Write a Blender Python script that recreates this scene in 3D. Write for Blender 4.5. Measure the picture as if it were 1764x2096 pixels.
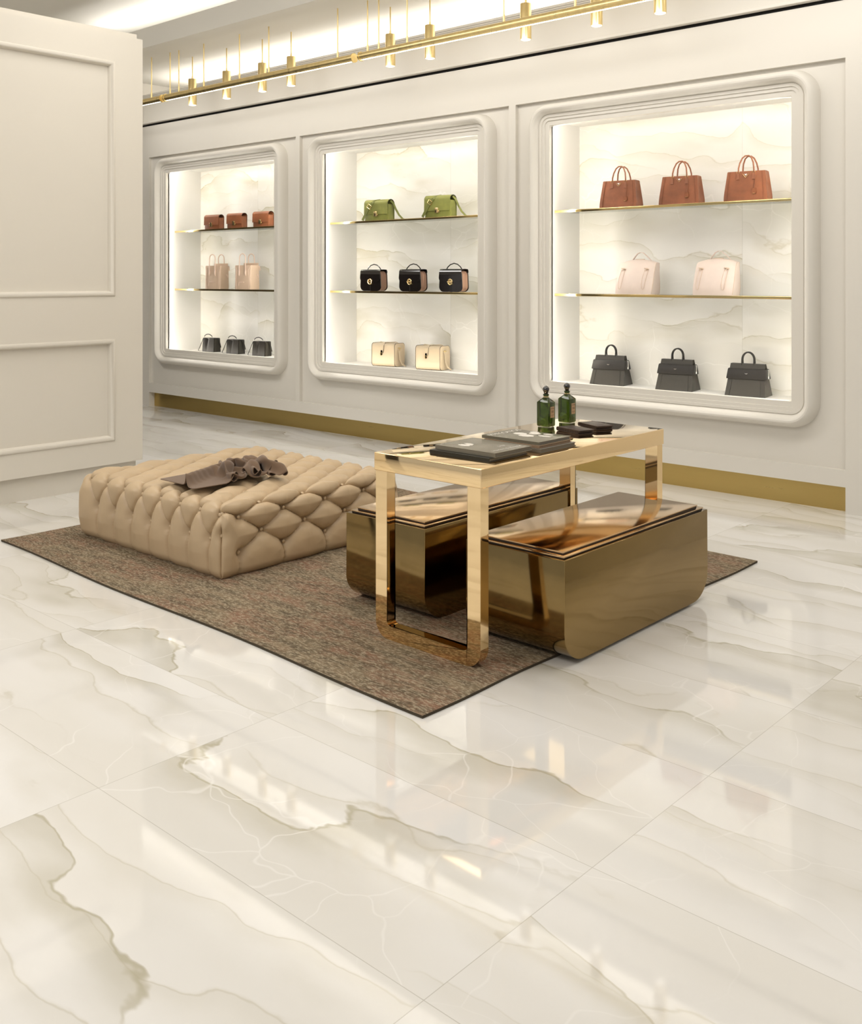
import bpy, bmesh, math, random
import numpy as np
from mathutils import Vector, Matrix, kdtree
random.seed(7)
PI = math.pi
for o in list(bpy.data.objects): bpy.data.objects.remove(o, do_unlink=True)
S = bpy.context.scene
C = S.collection

# ------------------------------------------------------------------ camera, world, lights, exposure
W_PX, F_PX = 1764.0, 2061.9
cd = bpy.data.cameras.new('camera'); cam = bpy.data.objects.new('camera', cd); C.objects.link(cam)
cd.sensor_fit = 'HORIZONTAL'; cd.sensor_width = 36.0; cd.lens = F_PX*36.0/W_PX
cd.shift_y = -480.0/W_PX
cam.location = (0, 0, 1.4); cam.rotation_euler = (PI/2, 0, math.radians(42.099))
cd.clip_start = .05; cd.clip_end = 60
S.camera = cam
S.view_settings.view_transform = 'Standard'; S.view_settings.look = 'None'
S.view_settings.gamma = 1.0; S.view_settings.use_curve_mapping = False
S.view_settings.exposure = 0.10
S.cycles.max_bounces = 6; S.cycles.diffuse_bounces = 3; S.cycles.glossy_bounces = 4; S.cycles.transmission_bounces = 5; S.cycles.transparent_max_bounces = 6

WORLD = 0.44
w = bpy.data.worlds.new('room_surround'); S.world = w; w.use_nodes = True
bg = w.node_tree.nodes['Background']; bg.inputs[0].default_value = (1.0, .98, .95, 1); bg.inputs[1].default_value = WORLD

WARM = (1.0, .975, .94)
def area(name, loc, size, power, rot=(0, 0, 0), color=WARM, spread=180):
    l = bpy.data.lights.new(name, 'AREA'); l.shape = 'RECTANGLE'; l.size, l.size_y = size
    l.energy = power; l.color = color; l.spread = math.radians(spread)
    o = bpy.data.objects.new(name, l); o.location = loc; o.rotation_euler = rot; C.objects.link(o); return o
# fill lights added on the unseen ceiling, above and in front of the frame
area('ceiling_fill_light', (-4.3, 3.3, 3.93), (2.6, .9), 44)
area('ceiling_fill_light', (-1.2, 4.1, 3.93), (2.4, .9), 36)
area('ceiling_fill_light', (-3.2, -1.2, 3.93), (4.0, 1.8), 135)
area('ceiling_fill_light', (-7.4, 2.4, 3.93), (1.8, .9), 72)
# cove strips
area('cove_strip_light', (-3.4, 6.36, 3.22), (12.0, .30), 62, (PI, 0, 0))
area('cove_strip_light', (-3.4, 5.38, 3.66), (12.0, .05), 42, (PI, 0, 0))
NICHE_C = (-8.394, -5.904, -3.412)
# added wall-wash strips behind the linear lamps, the last where none hangs
for x0, x1 in ((-9.65, -8.44), (-8.37, -5.77), (-5.68, -3.07), (-3.0, .6)):
    area('wall_wash_light', ((x0+x1)/2, 5.512, 3.10), (x1-x0, .03), 1.5*(x1-x0), (math.radians(63), 0, 0), spread=160)
LED = 11.5; LEDC = (1.0, .985, .95)
for c in NICHE_C:
    for s in (-1, 1):
        area('niche_strip_light', (c+s*.952, 6.134, 1.577), (.034, 1.86), LED, (PI/2, 0, PI+s*math.radians(-42)), LEDC)
    area('niche_strip_light', (c, 6.128, 2.543), (1.8, .03), LED*.9, (PI/2, 0, PI), LEDC)
    area('niche_strip_light', (c, 6.128, .626), (1.8, .022), LED*.3, (PI/2, 0, PI), LEDC)

# ------------------------------------------------------------------ node helpers and materials
class NT:
    def __init__(s, name):
        s.m = bpy.data.materials.new(name); s.m.use_nodes = True
        s.t = s.m.node_tree; s.b = s.t.nodes['Principled BSDF']
    def n(s, typ, **kw):
        nd = s.t.nodes.new(typ)
        for k, v in kw.items(): setattr(nd, k, v)
        return nd
    def put(s, sock, v):
        if hasattr(v, 'is_output') or isinstance(v, bpy.types.NodeSocket): s.t.links.new(v, sock)
        else: sock.default_value = v
    def math(s, op, a, b=None, c=None, clamp=False):
        nd = s.n('ShaderNodeMath', operation=op, use_clamp=clamp)
        for i, v in enumerate((a, b, c)):
            if v is not None: s.put(nd.inputs[i], v)
        return nd.outputs[0]
    def vmath(s, op, a, b=None):
        nd = s.n('ShaderNodeVectorMath', operation=op)
        s.put(nd.inputs[0], a)
        if b is not None:
            if op == 'SCALE': s.put(nd.inputs['Scale'], b)
            else: s.put(nd.inputs[1], b)
        return nd.outputs[0]
    def noise(s, vec, scale, detail=3, rough=.5, dist=0, color=False):
        nd = s.n('ShaderNodeTexNoise'); s.put(nd.inputs['Vector'], vec)
        nd.inputs['Scale'].default_value = scale; nd.inputs['Detail'].default_value = detail
        nd.inputs['Roughness'].default_value = rough; nd.inputs['Distortion'].default_value = dist
        return nd.outputs['Color' if color else 'Fac']
    def mix(s, f, a, b, blend='MIX'):
        nd = s.n('ShaderNodeMix', data_type='RGBA', blend_type=blend)
        s.put(nd.inputs[0], f)
        s.put(nd.inputs[6], a if not isinstance(a, tuple) else (*a, 1)); s.put(nd.inputs[7], b if not isinstance(b, tuple) else (*b, 1))
        return nd.outputs[2]
    def maprange(s, v, a, b, c=0.0, d=1.0, smooth=True):
        nd = s.n('ShaderNodeMapRange', interpolation_type='SMOOTHSTEP' if smooth else 'LINEAR')
        s.put(nd.inputs['Value'], v)
        for k, x in zip(('From Min', 'From Max', 'To Min', 'To Max'), (a, b, c, d)): nd.inputs[k].default_value = x
        return nd.outputs[0]
    def bump(s, h, strength=.3, dist=.01):
        nd = s.n('ShaderNodeBump'); nd.inputs['Strength'].default_value = strength; nd.inputs['Distance'].default_value = dist
        s.put(nd.inputs['Height'], h); s.t.links.new(nd.outputs[0], s.b.inputs['Normal'])
    def pos(s): return s.n('ShaderNodeNewGeometry').outputs['Position']
    def obj(s): return s.n('ShaderNodeTexCoord').outputs['Object']

def M_simple(name, col, rough=.5, metal=0, spec=.5, vary=0.0, vscale=6, bump=0, bscale=300, coat=0, sheen=0):
    n = NT(name); b = n.b
    b.inputs['Roughness'].default_value = rough; b.inputs['Metallic'].default_value = metal
    b.inputs['Specular IOR Level'].default_value = spec
    b.inputs['Coat Weight'].default_value = coat
    if sheen: b.inputs['Sheen Weight'].default_value = sheen
    if vary:
        f = n.noise(n.obj(), vscale, 4, .6)
        f = n.maprange(f, .3, .7)
        lo = tuple(c*(1-vary) for c in col); hi = tuple(min(1, c*(1+vary)) for c in col)
        n.put(b.inputs['Base Color'], n.mix(f, lo, hi))
    else: b.inputs['Base Color'].default_value = (*col, 1)
    if bump: n.bump(n.noise(n.obj(), bscale, 3, .6), bump, .002)
    return n.m
def M_emit(name, col, strength):
    n = NT(name); n.b.inputs['Base Color'].default_value = (*col, 1)
    n.b.inputs['Emission Color'].default_value = (*col, 1); n.b.inputs['Emission Strength'].default_value = strength
    return n.m

def M_marble(name, plane, tile=None, origin=(0, 0), rough=.045, ior=1.7, base=(.81, .79, .76), strength=1.0, rot=0.03):
    n = NT(name); p = n.pos()
    sx = n.n('ShaderNodeSeparateXYZ'); n.put(sx.inputs[0], p)
    X = sx.outputs[0]; Y = sx.outputs[1 if plane == 'xy' else 2]
    off = None; grout = None
    if tile:
        ux = n.math('DIVIDE', n.math('SUBTRACT', X, origin[0]), tile[0]); uy = n.math('DIVIDE', n.math('SUBTRACT', Y, origin[1]), tile[1])
        cv = n.n('ShaderNodeCombineXYZ'); n.put(cv.inputs[0], n.math('FLOOR', ux)); n.put(cv.inputs[1], n.math('FLOOR', uy))
        wn = n.n('ShaderNodeTexWhiteNoise', noise_dimensions='3D'); n.put(wn.inputs['Vector'], cv.outputs[0])
        off = n.vmath('SCALE', wn.outputs['Color'], 37.0); tone = wn.outputs['Value']
        fx = n.math('ABSOLUTE', n.math('SUBTRACT', n.math('FRACT', ux), .5)); fy = n.math('ABSOLUTE', n.math('SUBTRACT', n.math('FRACT', uy), .5))
        gx = n.math('GREATER_THAN', fx, .5-.0011/tile[0]); gy = n.math('GREATER_THAN', fy, .5-.0011/tile[1])
        grout = n.math('MAXIMUM', gx, gy)
    c2 = n.n('ShaderNodeCombineXYZ'); n.put(c2.inputs[0], X); n.put(c2.inputs[1], Y)
    mp = n.n('ShaderNodeMapping'); n.put(mp.inputs[0], c2.outputs[0]); mp.inputs['Rotation'].default_value = (0, 0, rot)
    v = mp.outputs[0]
    if off is not None: v = n.vmath('ADD', v, off)
    sy = n.n('ShaderNodeSeparateXYZ'); n.put(sy.inputs[0], v); YY = sy.outputs[1]
    def lay(freq, wob, seed, sc, fine):
        a = n.noise(n.vmath('ADD', n.vmath('MULTIPLY', v, (.62*sc, 1.0*sc, 1)), (seed, seed*1.7, seed)), 1.0, 3, .5)
        c = n.noise(n.vmath('ADD', n.vmath('MULTIPLY', v, (2.2*sc, 4.5*sc, 1)), (seed*2.1, seed, 3)), 1.0, 4, .55)
        t = n.math('ADD', n.math('MULTIPLY', YY, freq), n.math('ADD', n.math('MULTIPLY', a, wob), n.math('MULTIPLY', c, fine)))
        f = n.math('SUBTRACT', n.math('FRACT', t), .5)
        g = n.maprange(n.noise(n.vmath('ADD', n.vmath('MULTIPLY', v, (.7, 2.3, 1)), (seed*3.3, 5, seed)), 1.0, 3, .5), .42, .60)
        return f, n.math('ABSOLUTE', f), g
    f1, r1, g1 = lay(1.9, 3.1, 2.7, 1.0, .42)
    f2, r2, g2 = lay(4.3, 4.6, 9.1, 1.3, .55)
    one = n.math('MULTIPLY', n.maprange(f1, -.34, 0, 0, 1), n.maprange(f1, 0, .018, 1, 0))
    two = n.math('MULTIPLY', n.maprange(f2, -.42, 0, 0, 1), n.maprange(f2, 0, .05, 1, 0))
    thin = n.maprange(r1, .0, .016, 1, 0); thin2 = n.maprange(r2, 0, .022, 1, 0)
    cloud = n.maprange(n.noise(n.vmath('MULTIPLY', v, (.8, 1.9, 1)), 1.0, 3, .5), .34, .68)
    vor = n.n('ShaderNodeTexVoronoi', feature='DISTANCE_TO_EDGE')
    n.put(vor.inputs['Vector'], n.vmath('ADD', n.vmath('MULTIPLY', v, (1.6, 2.1, 1)), n.vmath('SCALE', n.noise(v, 2.0, 3, .5, color=True), .8))); vor.inputs['Scale'].default_value = 1.5
    crack = n.maprange(vor.outputs['Distance'], 0, .010, 1, 0)
    K = lambda *m: tuple(x*y for x, y in zip(base, m))
    col = n.mix(n.math('MULTIPLY', cloud, .8*strength), base, K(.90, .885, .845))
    col = n.mix(n.math('MULTIPLY', n.math('MULTIPLY', two, g2), .42*strength), col, K(.80, .775, .70))
    col = n.mix(n.math('MULTIPLY', n.math('MULTIPLY', one, g1), .78*strength), col, K(.70, .675, .59))
    col = n.mix(n.math('MULTIPLY', n.math('MULTIPLY', thin2, g2), .40*strength), col, K(.64, .60, .48))
    col = n.mix(n.math('MULTIPLY', n.math('MULTIPLY', thin, g1), .62*strength), col, K(.50, .455, .31))
    col = n.mix(n.math('MULTIPLY', n.math('MULTIPLY', crack, n.math('SUBTRACT', 1, g2)), .45*strength), col, tuple(min(1, x*1.12) for x in base))
    if grout is not None: col = n.mix(n.math('MULTIPLY', grout, .55), col, (.42, .39, .33))
    n.put(n.b.inputs['Base Color'], col)
    n.b.inputs['Roughness'].default_value = rough; n.b.inputs['IOR'].default_value = ior
    return n.m

def M_metal(name, col, rough, brush=None, vary=.0, bumpy=0):
    n = NT(name); b = n.b
    b.inputs['Metallic'].default_value = 1; b.inputs['Roughness'].default_value = rough
    base = (*col, 1)
    if brush:
        f = n.noise(n.vmath('MULTIPLY', n.obj(), brush), 1.0, 4, .6)
        if vary: n.put(b.inputs['Base Color'], n.mix(n.maprange(f, .3, .7), tuple(c*(1-vary) for c in col), tuple(min(1, c*(1+vary)) for c in col)))
        else: b.inputs['Base Color'].default_value = base
        n.put(b.inputs['Roughness'], n.maprange(f, .25, .75, rough*.8, rough*1.25))
    else: b.inputs['Base Color'].default_value = base
    if bumpy: n.bump(n.noise(n.obj(), 3.2, 2, .5), bumpy, .01)
    return n.m

def M_rug():
    n = NT('wool_rug'); o = n.obj()
    big = n.maprange(n.noise(n.vmath('MULTIPLY', o, (1.0, 1.6, 1)), 3.2, 4, .6), .40, .60)
    mid = n.maprange(n.noise(n.vmath('MULTIPLY', o, (.8, 2.8, 1)), 8, 8, .78), .40, .60)
    fine = n.maprange(n.noise(n.vmath('MULTIPLY', o, (.6, 1.8, 1)), 70, 4, .75), .46, .62)
    col = n.mix(big, (.27, .205, .13), (.27, .155, .10))
    col = n.mix(n.math('MULTIPLY', mid, .85), col, (.115, .088, .056))
    col = n.mix(n.math('MULTIPLY', fine, .65), col, (.52, .44, .31))
    n.put(n.b.inputs['Base Color'], col); n.b.inputs['Roughness'].default_value = .95; n.b.inputs['Specular IOR Level'].default_value = .1
    n.bump(n.noise(o, 260, 3, .7), .8, .004)
    return n.m

PAINT = (.77, .73, .655)
m_paint = M_simple('cream_paint', PAINT, .55, spec=.3, bump=.05, bscale=420)
m_part = M_simple('cream_partition_paint', (.75, .70, .61), .6, spec=.25, bump=.12, bscale=260)
m_ceil = M_simple('ceiling_paint', (.83, .80, .73), .7, spec=.2)
m_dark = M_simple('shadow_gap_black', (.012, .010, .008), .7)
m_floor = M_marble('onyx_marble_tile', 'xy', (1.2102, .5917), (-1.3185, 1.4382))
m_niche = M_marble('onyx_marble_niche', 'xz', (2.65, 3.2), (-3.049, 0.0), rough=.25, ior=1.45, base=(.85, .832, .79), strength=1.25, rot=.04)
m_nwall = M_simple('niche_paint', (.83, .81, .77), .5, spec=.3)
m_base = M_metal('brushed_brass_skirting', (.60, .45, .17), .34, (2, 60, 60))
m_gold = M_metal('polished_gold', (.93, .70, .40), .045)
m_bench = M_metal('bronze_bench', (.27, .185, .075), .09, (3, 1.2, 3), .10)
m_benchtop = M_metal('bronze_bench_top', (.68, .48, .28), .12, (3, 1.2, 3), .08)
m_brass = M_metal('brushed_brass_lamp', (.90, .72, .36), .32, (30, 30, 2), .05)
m_glow = M_emit('lamp_diffuser', (1, .96, .88), 2.6)
m_bulb = M_emit('lamp_bulb', (1, .96, .88), 1.3)
m_shelf = M_metal('brass_edged_shelf', (.62, .48, .22), .10)
m_tan = M_simple('beige_leather', (.585, .435, .27), .40, spec=.45, bump=.12, bscale=220, vary=.04, vscale=5)
m_scarf = M_simple('brown_wool_cloth', (.20, .13, .083), .9, spec=.1, bump=.35, bscale=500, sheen=.3)
m_rug = M_rug()
m_glass = NT('shelf_glass'); _t = m_glass.n('ShaderNodeBsdfTransparent'); _t.inputs[0].default_value = (.95, .965, .94, 1)
_g = m_glass.n('ShaderNodeBsdfGlossy'); _g.inputs['Roughness'].default_value = .04
_f = m_glass.n('ShaderNodeFresnel'); _f.inputs[0].default_value = 1.35
_x = m_glass.n('ShaderNodeMixShader'); m_glass.put(_x.inputs[0], _f.outputs[0]); m_glass.put(_x.inputs[1], _t.outputs[0]); m_glass.put(_x.inputs[2], _g.outputs[0])
m_glass.put(m_glass.t.nodes['Material Output'].inputs[0], _x.outputs[0]); m_glass = m_glass.m
m_brown = M_simple('tan_suede_leather', (.215, .072, .029), .55, spec=.35, vary=.16, vscale=9, bump=.1)
m_brown2 = M_simple('chestnut_leather', (.22, .075, .03), .45, spec=.4, vary=.14, vscale=9, bump=.1)
m_edge = M_simple('leather_edge_and_gap_shade', (.02, .012, .008), .5)
m_blush = M_simple('blush_leather', (.76, .63, .55), .45, spec=.4, vary=.04)
m_nude = M_simple('nude_leather', (.64, .48, .35), .45, spec=.4, vary=.05)
m_nudep = M_simple('nude_piping', (.70, .53, .42), .4)
m_black = M_simple('black_leather', (.016, .013, .010), .45, spec=.35)
m_blackg = M_simple('glossy_black_leather', (.010, .007, .006), .10, spec=.6, coat=.5)
m_blackm = M_simple('matte_black_leather', (.028, .024, .017), .38, spec=.45)
m_green = M_simple('olive_green_leather', (.20, .205, .045), .5, spec=.35, vary=.14, vscale=10, bump=.1)
m_greend = M_simple('olive_green_strap', (.14, .15, .028), .5)
m_cream = M_simple('cream_leather', (.53, .425, .29), .42, spec=.4, vary=.03)
m_gusset = M_simple('rose_tan_gusset', (.30, .17, .11), .5)
m_gmetal = M_metal('gold_hardware', (.85, .65, .33), .18)
m_silver = M_metal('silver_hardware', (.85, .83, .78), .2)
m_white = M_simple('white_enamel', (.85, .82, .76), .3)
m_cover = M_simple('grey_olive_cover', (.21, .185, .135), .25, spec=.5)
m_cover2 = M_simple('dark_olive_cover', (.19, .17, .12), .22, spec=.5)
m_spine = M_simple('black_spine', (.02, .019, .012), .35)
m_pages = M_simple('tan_page_block', (.30, .20, .12), .7)
m_greyb = M_simple('grey_book', (.16, .14, .11), .5)
m_print = M_simple('white_print', (.75, .70, .62), .5)
m_wallet = M_simple('dark_brown_wallet', (.035, .019, .013), .45, spec=.45, vary=.25, vscale=30)
m_label = M_simple('copper_label', (.42, .27, .15), .45)
m_ink = M_simple('label_ink', (.03, .02, .015), .6)
m_bglass = NT('green_glass'); m_bglass.b.inputs['Base Color'].default_value = (.075, .13, .014, 1); m_bglass.b.inputs['Roughness'].default_value = .03
m_bglass.b.inputs['Transmission Weight'].default_value = .85; m_bglass = m_bglass.m
m_stop = M_simple('black_glass_stopper', (.006, .005, .004), .05, spec=.6, coat=1)

# ------------------------------------------------------------------ mesh helpers
def box(bm, x0, x1, y0, y1, z0, z1, mi=0, bev=0, seg=2):
    vs = [bm.verts.new((x, y, z)) for z in (z0, z1) for y in (y0, y1) for x in (x0, x1)]
    fs = [bm.faces.new([vs[i] for i in q]) for q in ((0, 2, 3, 1), (4, 5, 7, 6), (0, 1, 5, 4), (2, 6, 7, 3), (0, 4, 6, 2), (1, 3, 7, 5))]
    for f in fs: f.material_index = mi
    if bev:
        es = list({e for f in fs for e in f.edges})
        r = bmesh.ops.bevel(bm, geom=es, offset=bev, segments=seg, affect='EDGES', profile=.5)
        for f in r['faces']: f.material_index = mi
    return vs
def prism(bm, poly, axis, a, b, mi=0):
    """extrude a 2-D polygon along an axis; poly coords are the two other axes in order"""
    def P(p, t): return {'x': (t, p[0], p[1]), 'y': (p[0], t, p[1]), 'z': (p[0], p[1], t)}[axis]
    A = [bm.verts.new(P(p, a)) for p in poly]; B = [bm.verts.new(P(p, b)) for p in poly]
    n = len(poly); fs = [bm.faces.new(A[::-1]), bm.faces.new(B)]
    for i in range(n): fs.append(bm.faces.new((A[i], A[(i+1) % n], B[(i+1) % n], B[i])))
    for f in fs: f.material_index = mi
    return fs
def loft(bm, rings, mi=0, caps=True, closed=True):
    V = [[bm.verts.new(p) for p in r] for r in rings]
    n = len(rings[0]); fs = []
    for a, b in zip(V[:-1], V[1:]):
        for i in range(n if closed else n-1):
            fs.append(bm.faces.new((a[i], a[(i+1) % n], b[(i+1) % n], b[i])))
    if caps and closed: fs += [bm.faces.new(V[0][::-1]), bm.faces.new(V[-1])]
    for f in fs: f.material_index = mi
    return V
def tube(bm, pts, r, seg=10, mi=0, caps=True, flat=None):
    pts = [Vector(p) for p in pts]; rings = []; up = None
    for i, p in enumerate(pts):
        t = (pts[min(i+1, len(pts)-1)]-pts[max(i-1, 0)]).normalized()
        if up is None:
            up = Vector((0, 0, 1)) if abs(t.z) < .9 else Vector((0, 1, 0))
        s = t.cross(up)
        if s.length < 1e-6: s = Vector((1, 0, 0))
        s.normalize(); up = s.cross(t).normalized()
        rr = r[i] if isinstance(r, (list, tuple)) else r
        rings.append([p+(s*math.cos(a)+up*math.sin(a))*rr for a in [2*PI*k/seg for k in range(seg)]])
    loft(bm, rings, mi, caps)
def strap(bm, pts, side, width, thick, mi=0):
    """flat band swept along pts; side = direction(s) of the band's width"""
    pts = [Vector(p) for p in pts]; rings = []
    for i, p in enumerate(pts):
        t = (pts[min(i+1, len(pts)-1)]-pts[max(i-1, 0)]).normalized()
        s = Vector(side[i] if isinstance(side, list) else side).normalized()
        s = (s-t*s.dot(t)).normalized(); nn = t.cross(s).normalized()
        wd = width[i] if isinstance(width, list) else width
        rings.append([p+s*wd/2+nn*thick/2, p-s*wd/2+nn*thick/2, p-s*wd/2-nn*thick/2, p+s*wd/2-nn*thick/2])
    loft(bm, rings, mi)
def lathe(bm, prof, seg=24, mi=0, cx=0, cy=0):
    rings = [[(cx+r*math.cos(2*PI*k/seg), cy+r*math.sin(2*PI*k/seg), z) for k in range(seg)] for r, z in prof]
    loft(bm, rings, mi)
def rrect(x0, x1, z0, z1, r, seg=6):
    r = max(r, 1e-4); out = []
    for cx, cz, a0 in ((x1-r, z1-r, 0), (x0+r, z1-r, PI/2), (x0+r, z0+r, PI), (x1-r, z0+r, 1.5*PI)):
        for k in range(seg+1):
            a = a0+PI/2*k/seg; out.append((cx+r*math.cos(a), cz+r*math.sin(a)))
    return out
def arc(cx, cz, rx, rz, a0, a1, n, y=0):
    return [(cx+rx*math.cos(a0+(a1-a0)*k/n), y, cz+rz*math.sin(a0+(a1-a0)*k/n)) for k in range(n+1)]
def smooth(me, ang=35):
    me.shade_smooth(); me.set_sharp_from_angle(angle=math.radians(ang))
def clusters(bm, tol=.0025):
    """connected islands, merged while their boxes touch"""
    seen, isl = set(), []
    for v0 in bm.verts:
        if v0 in seen: continue
        st, comp = [v0], []; seen.add(v0)
        while st:
            v = st.pop(); comp.append(v)
            for e in v.link_edges:
                o = e.other_vert(v)
                if o not in seen: seen.add(o); st.append(o)
        co = np.array([v.co for v in comp]); isl.append([comp, co.min(0)-tol, co.max(0)+tol])
    done = False
    while not done:
        done = True
        for i in range(len(isl)):
            for j in range(i+1, len(isl)):
                if (isl[i][1] <= isl[j][2]).all() and (isl[j][1] <= isl[i][2]).all():
                    a, c = isl[i], isl.pop(j); isl[i] = [a[0]+c[0], np.minimum(a[1], c[1]), np.maximum(a[2], c[2])]
                    done = False; break
            if not done: break
    return [i[0] for i in isl]
def ob(name, bm, mats, parent=None, ang=35):
    if parent is not None and len(bm.verts) < 6000:
        bm.verts.index_update(); cl = clusters(bm)
        if len(cl) > 1:
            res = []
            for c in cl:
                keep = {v.index for v in c}; b2 = bm.copy(); b2.verts.ensure_lookup_table()
                bmesh.ops.delete(b2, geom=[v for v in b2.verts if v.index not in keep], context='VERTS')
                res.append(ob1(name, b2, mats, parent, ang))
            bm.free(); return res[0]
    return ob1(name, bm, mats, parent, ang)
def ob1(name, bm, mats, parent=None, ang=35):
    bmesh.ops.recalc_face_normals(bm, faces=bm.faces)
    me = bpy.data.meshes.new(name); bm.to_mesh(me); bm.free()
    for m in (mats if isinstance(mats, (list, tuple)) else [mats]): me.materials.append(m)
    smooth(me, ang)
    o = bpy.data.objects.new(name, me); C.objects.link(o)
    if parent: o.parent = parent
    return o
def B(): return bmesh.new()
def tag(o, label=None, cat=None, group=None, kind=None):
    if label: o['label'] = label
    if cat: o['category'] = cat
    if group: o['group'] = group
    if kind: o['kind'] = kind
    return o
def thing(name, label, cat, loc=(0, 0, 0), rz=0, group=None):
    o = bpy.data.objects.new(name, None); C.objects.link(o); o.empty_display_size = .05
    o.location = loc; o.rotation_euler = (0, 0, rz)
    return tag(o, label, cat, group)
def dup(root, loc, label, rz=None):
    r = root.copy(); C.objects.link(r); r.location = loc; r['label'] = label
    if rz is not None: r.rotation_euler = (0, 0, rz)
    for ch in list(root.children):
        c = ch.copy(); C.objects.link(c); c.parent = r
        for g in list(ch.children):
            d = g.copy(); C.objects.link(d); d.parent = c
    return r
def struct(name, bm, mats, parent=None, ang=35):
    o = ob(name, bm, mats, parent, ang); o['kind'] = 'structure'; return o
def text_mesh(name, txt, size, m, parent, matrix, extrude=.0002):
    cu = bpy.data.curves.new(name, 'FONT'); cu.body = txt; cu.size = size; cu.align_x = 'CENTER'; cu.align_y = 'CENTER'; cu.extrude = extrude
    to = bpy.data.objects.new(name, cu); C.objects.link(to)
    dg = bpy.context.evaluated_depsgraph_get(); dg.update()
    me = bpy.data.meshes.new_from_object(to.evaluated_get(dg)); bpy.data.objects.remove(to, do_unlink=True)
    me.transform(matrix); me.materials.clear(); me.materials.append(m); me.name = name
    o = bpy.data.objects.new(name, me); C.objects.link(o); o.parent = parent; return o

# ------------------------------------------------------------------ the room
XR = 3.2
b = B(); box(b, -10.2, XR+1.5, -6, 6.8, -.06, 0); struct('floor', b, m_floor)
b = B(); box(b, -10.2, XR, -3.0, 6.8, 3.95, 4.05); struct('ceiling', b, m_ceil)
b = B()                                            # dropped soffit and its cove lip
box(b, -9.84, XR, 5.2, 6.62, 3.55, 3.60); box(b, -9.84, XR, 5.2, 5.235, 3.60, 3.735); struct('ceiling_soffit', b, m_ceil)
YF, YP, YB = 6.072, 6.105, 6.56
b = B()
box(b, -9.84, XR, YF, 6.20, 2.703, 3.045)                       # head rail
box(b, -9.617, -2.179, YF, 6.14, .156, .257)                    # bottom rail
box(b, -9.84, -9.617, YF, 6.20, 0, 2.703); box(b, -7.172, -7.117, YF, 6.14, .257, 2.703)
box(b, -4.691, -4.626, YF, 6.14, .257, 2.703); box(b, -2.179, XR, YF, 6.30, 0, 2.703)
for c, (p0, p1) in zip(NICHE_C, ((-9.617, -7.172), (-7.117, -4.691), (-4.626, -2.179))):
    for q in ((p0, c-.906, .257, 2.703), (c+.906, p1, .257, 2.703), (c-.906, c+.906, .257, .638), (c-.906, c+.906, 2.516, 2.703)):
        box(b, q[0], q[1], YP, 6.122, q[2], q[3])
box(b, -9.84, XR, 6.62, 6.75, 0, 3.95)                          # wall behind everything
struct('wall_back', b, m_paint)
b = B()
for c in NICHE_C:                                               # painted linings of the three niches
    for s in (-1, 1): box(b, c+s*.981-.015, c+s*.981+.015, 6.122, YB, .58, 2.6)
    box(b, c-.966, c+.966, 6.122, YB, .58, .612); box(b, c-.966, c+.966, 6.122, YB, 2.565, 2.6)
struct('wall_niche_lining', b, m_nwall)
b = B()
for c in NICHE_C: box(b, c-.99, c+.99, YB, YB+.03, .57, 2.61)
struct('wall_niche_back', b, m_niche)
b = B(); box(b, -9.66, -2.179, 6.14, 6.165, 0, .17); struct('baseboard_back', b, m_base)
b = B(); box(b, -9.84, XR, 6.10, 6.20, 3.04, 3.075); struct('trim_1', b, m_dark)  # black strip paints in the shade of the gap under the fascia
b = B()                                                         # cove fascia over the wall
box(b, -9.66, XR, 6.03, 6.07, 3.086, 3.345, bev=.003); box(b, -9.66, XR, 6.018, 6.07, 3.065, 3.085, bev=.003)
box(b, -9.66, XR, 6.024, 6.07, 3.346, 3.358, bev=.003); box(b, -9.66, XR, 6.018, 6.07, 3.359, 3.378, bev=.003)
box(b, -9.66, XR, 6.07, 6.62, 3.075, 3.09)
box(b, -9.84, -9.655, .5, 6.07, 3.065, 3.378)
struct('trim_2', b, m_paint)
b = B(); box(b, -10.2, -9.84, -3, 6.8, 0, 3.95); struct('wall_left', b, m_paint)
b = B(); box(b, -9.85, -9.80, -3, 5.95, 0, 2.9); struct('trim_6', b, M_simple('dark_bronze_panelling', (.035, .027, .018), .45))

# stepped bullnose frames round the niches
prof = [(0, 0)]
for k in range(1, 13):
    a = PI*k/13; prof.append((.043*(1-math.cos(a)), .094*math.sin(a)))
prof = [(d, p if d < .05 else max(p, .040)) for d, p in prof]
prof += [(.088, .046), (.107, .046), (.1075, .038), (.131, .038), (.1315, .030), (.168, .030), (.168, -.012)]
for i, c in enumerate(NICHE_C):
    b = B(); rings = []
    for d, p in prof:
        dz = d*.952; R = max(.172-d, .0012)
        rr = rrect(c-1.074+d, c+1.074-d, .478+dz, 2.676-dz, R, 10)
        rings.append([(x, YP-p, z) for x, z in rr])
    loft(b, rings, caps=False)
    struct('trim_%d' % (i+3), b, m_paint, ang=28)

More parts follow.
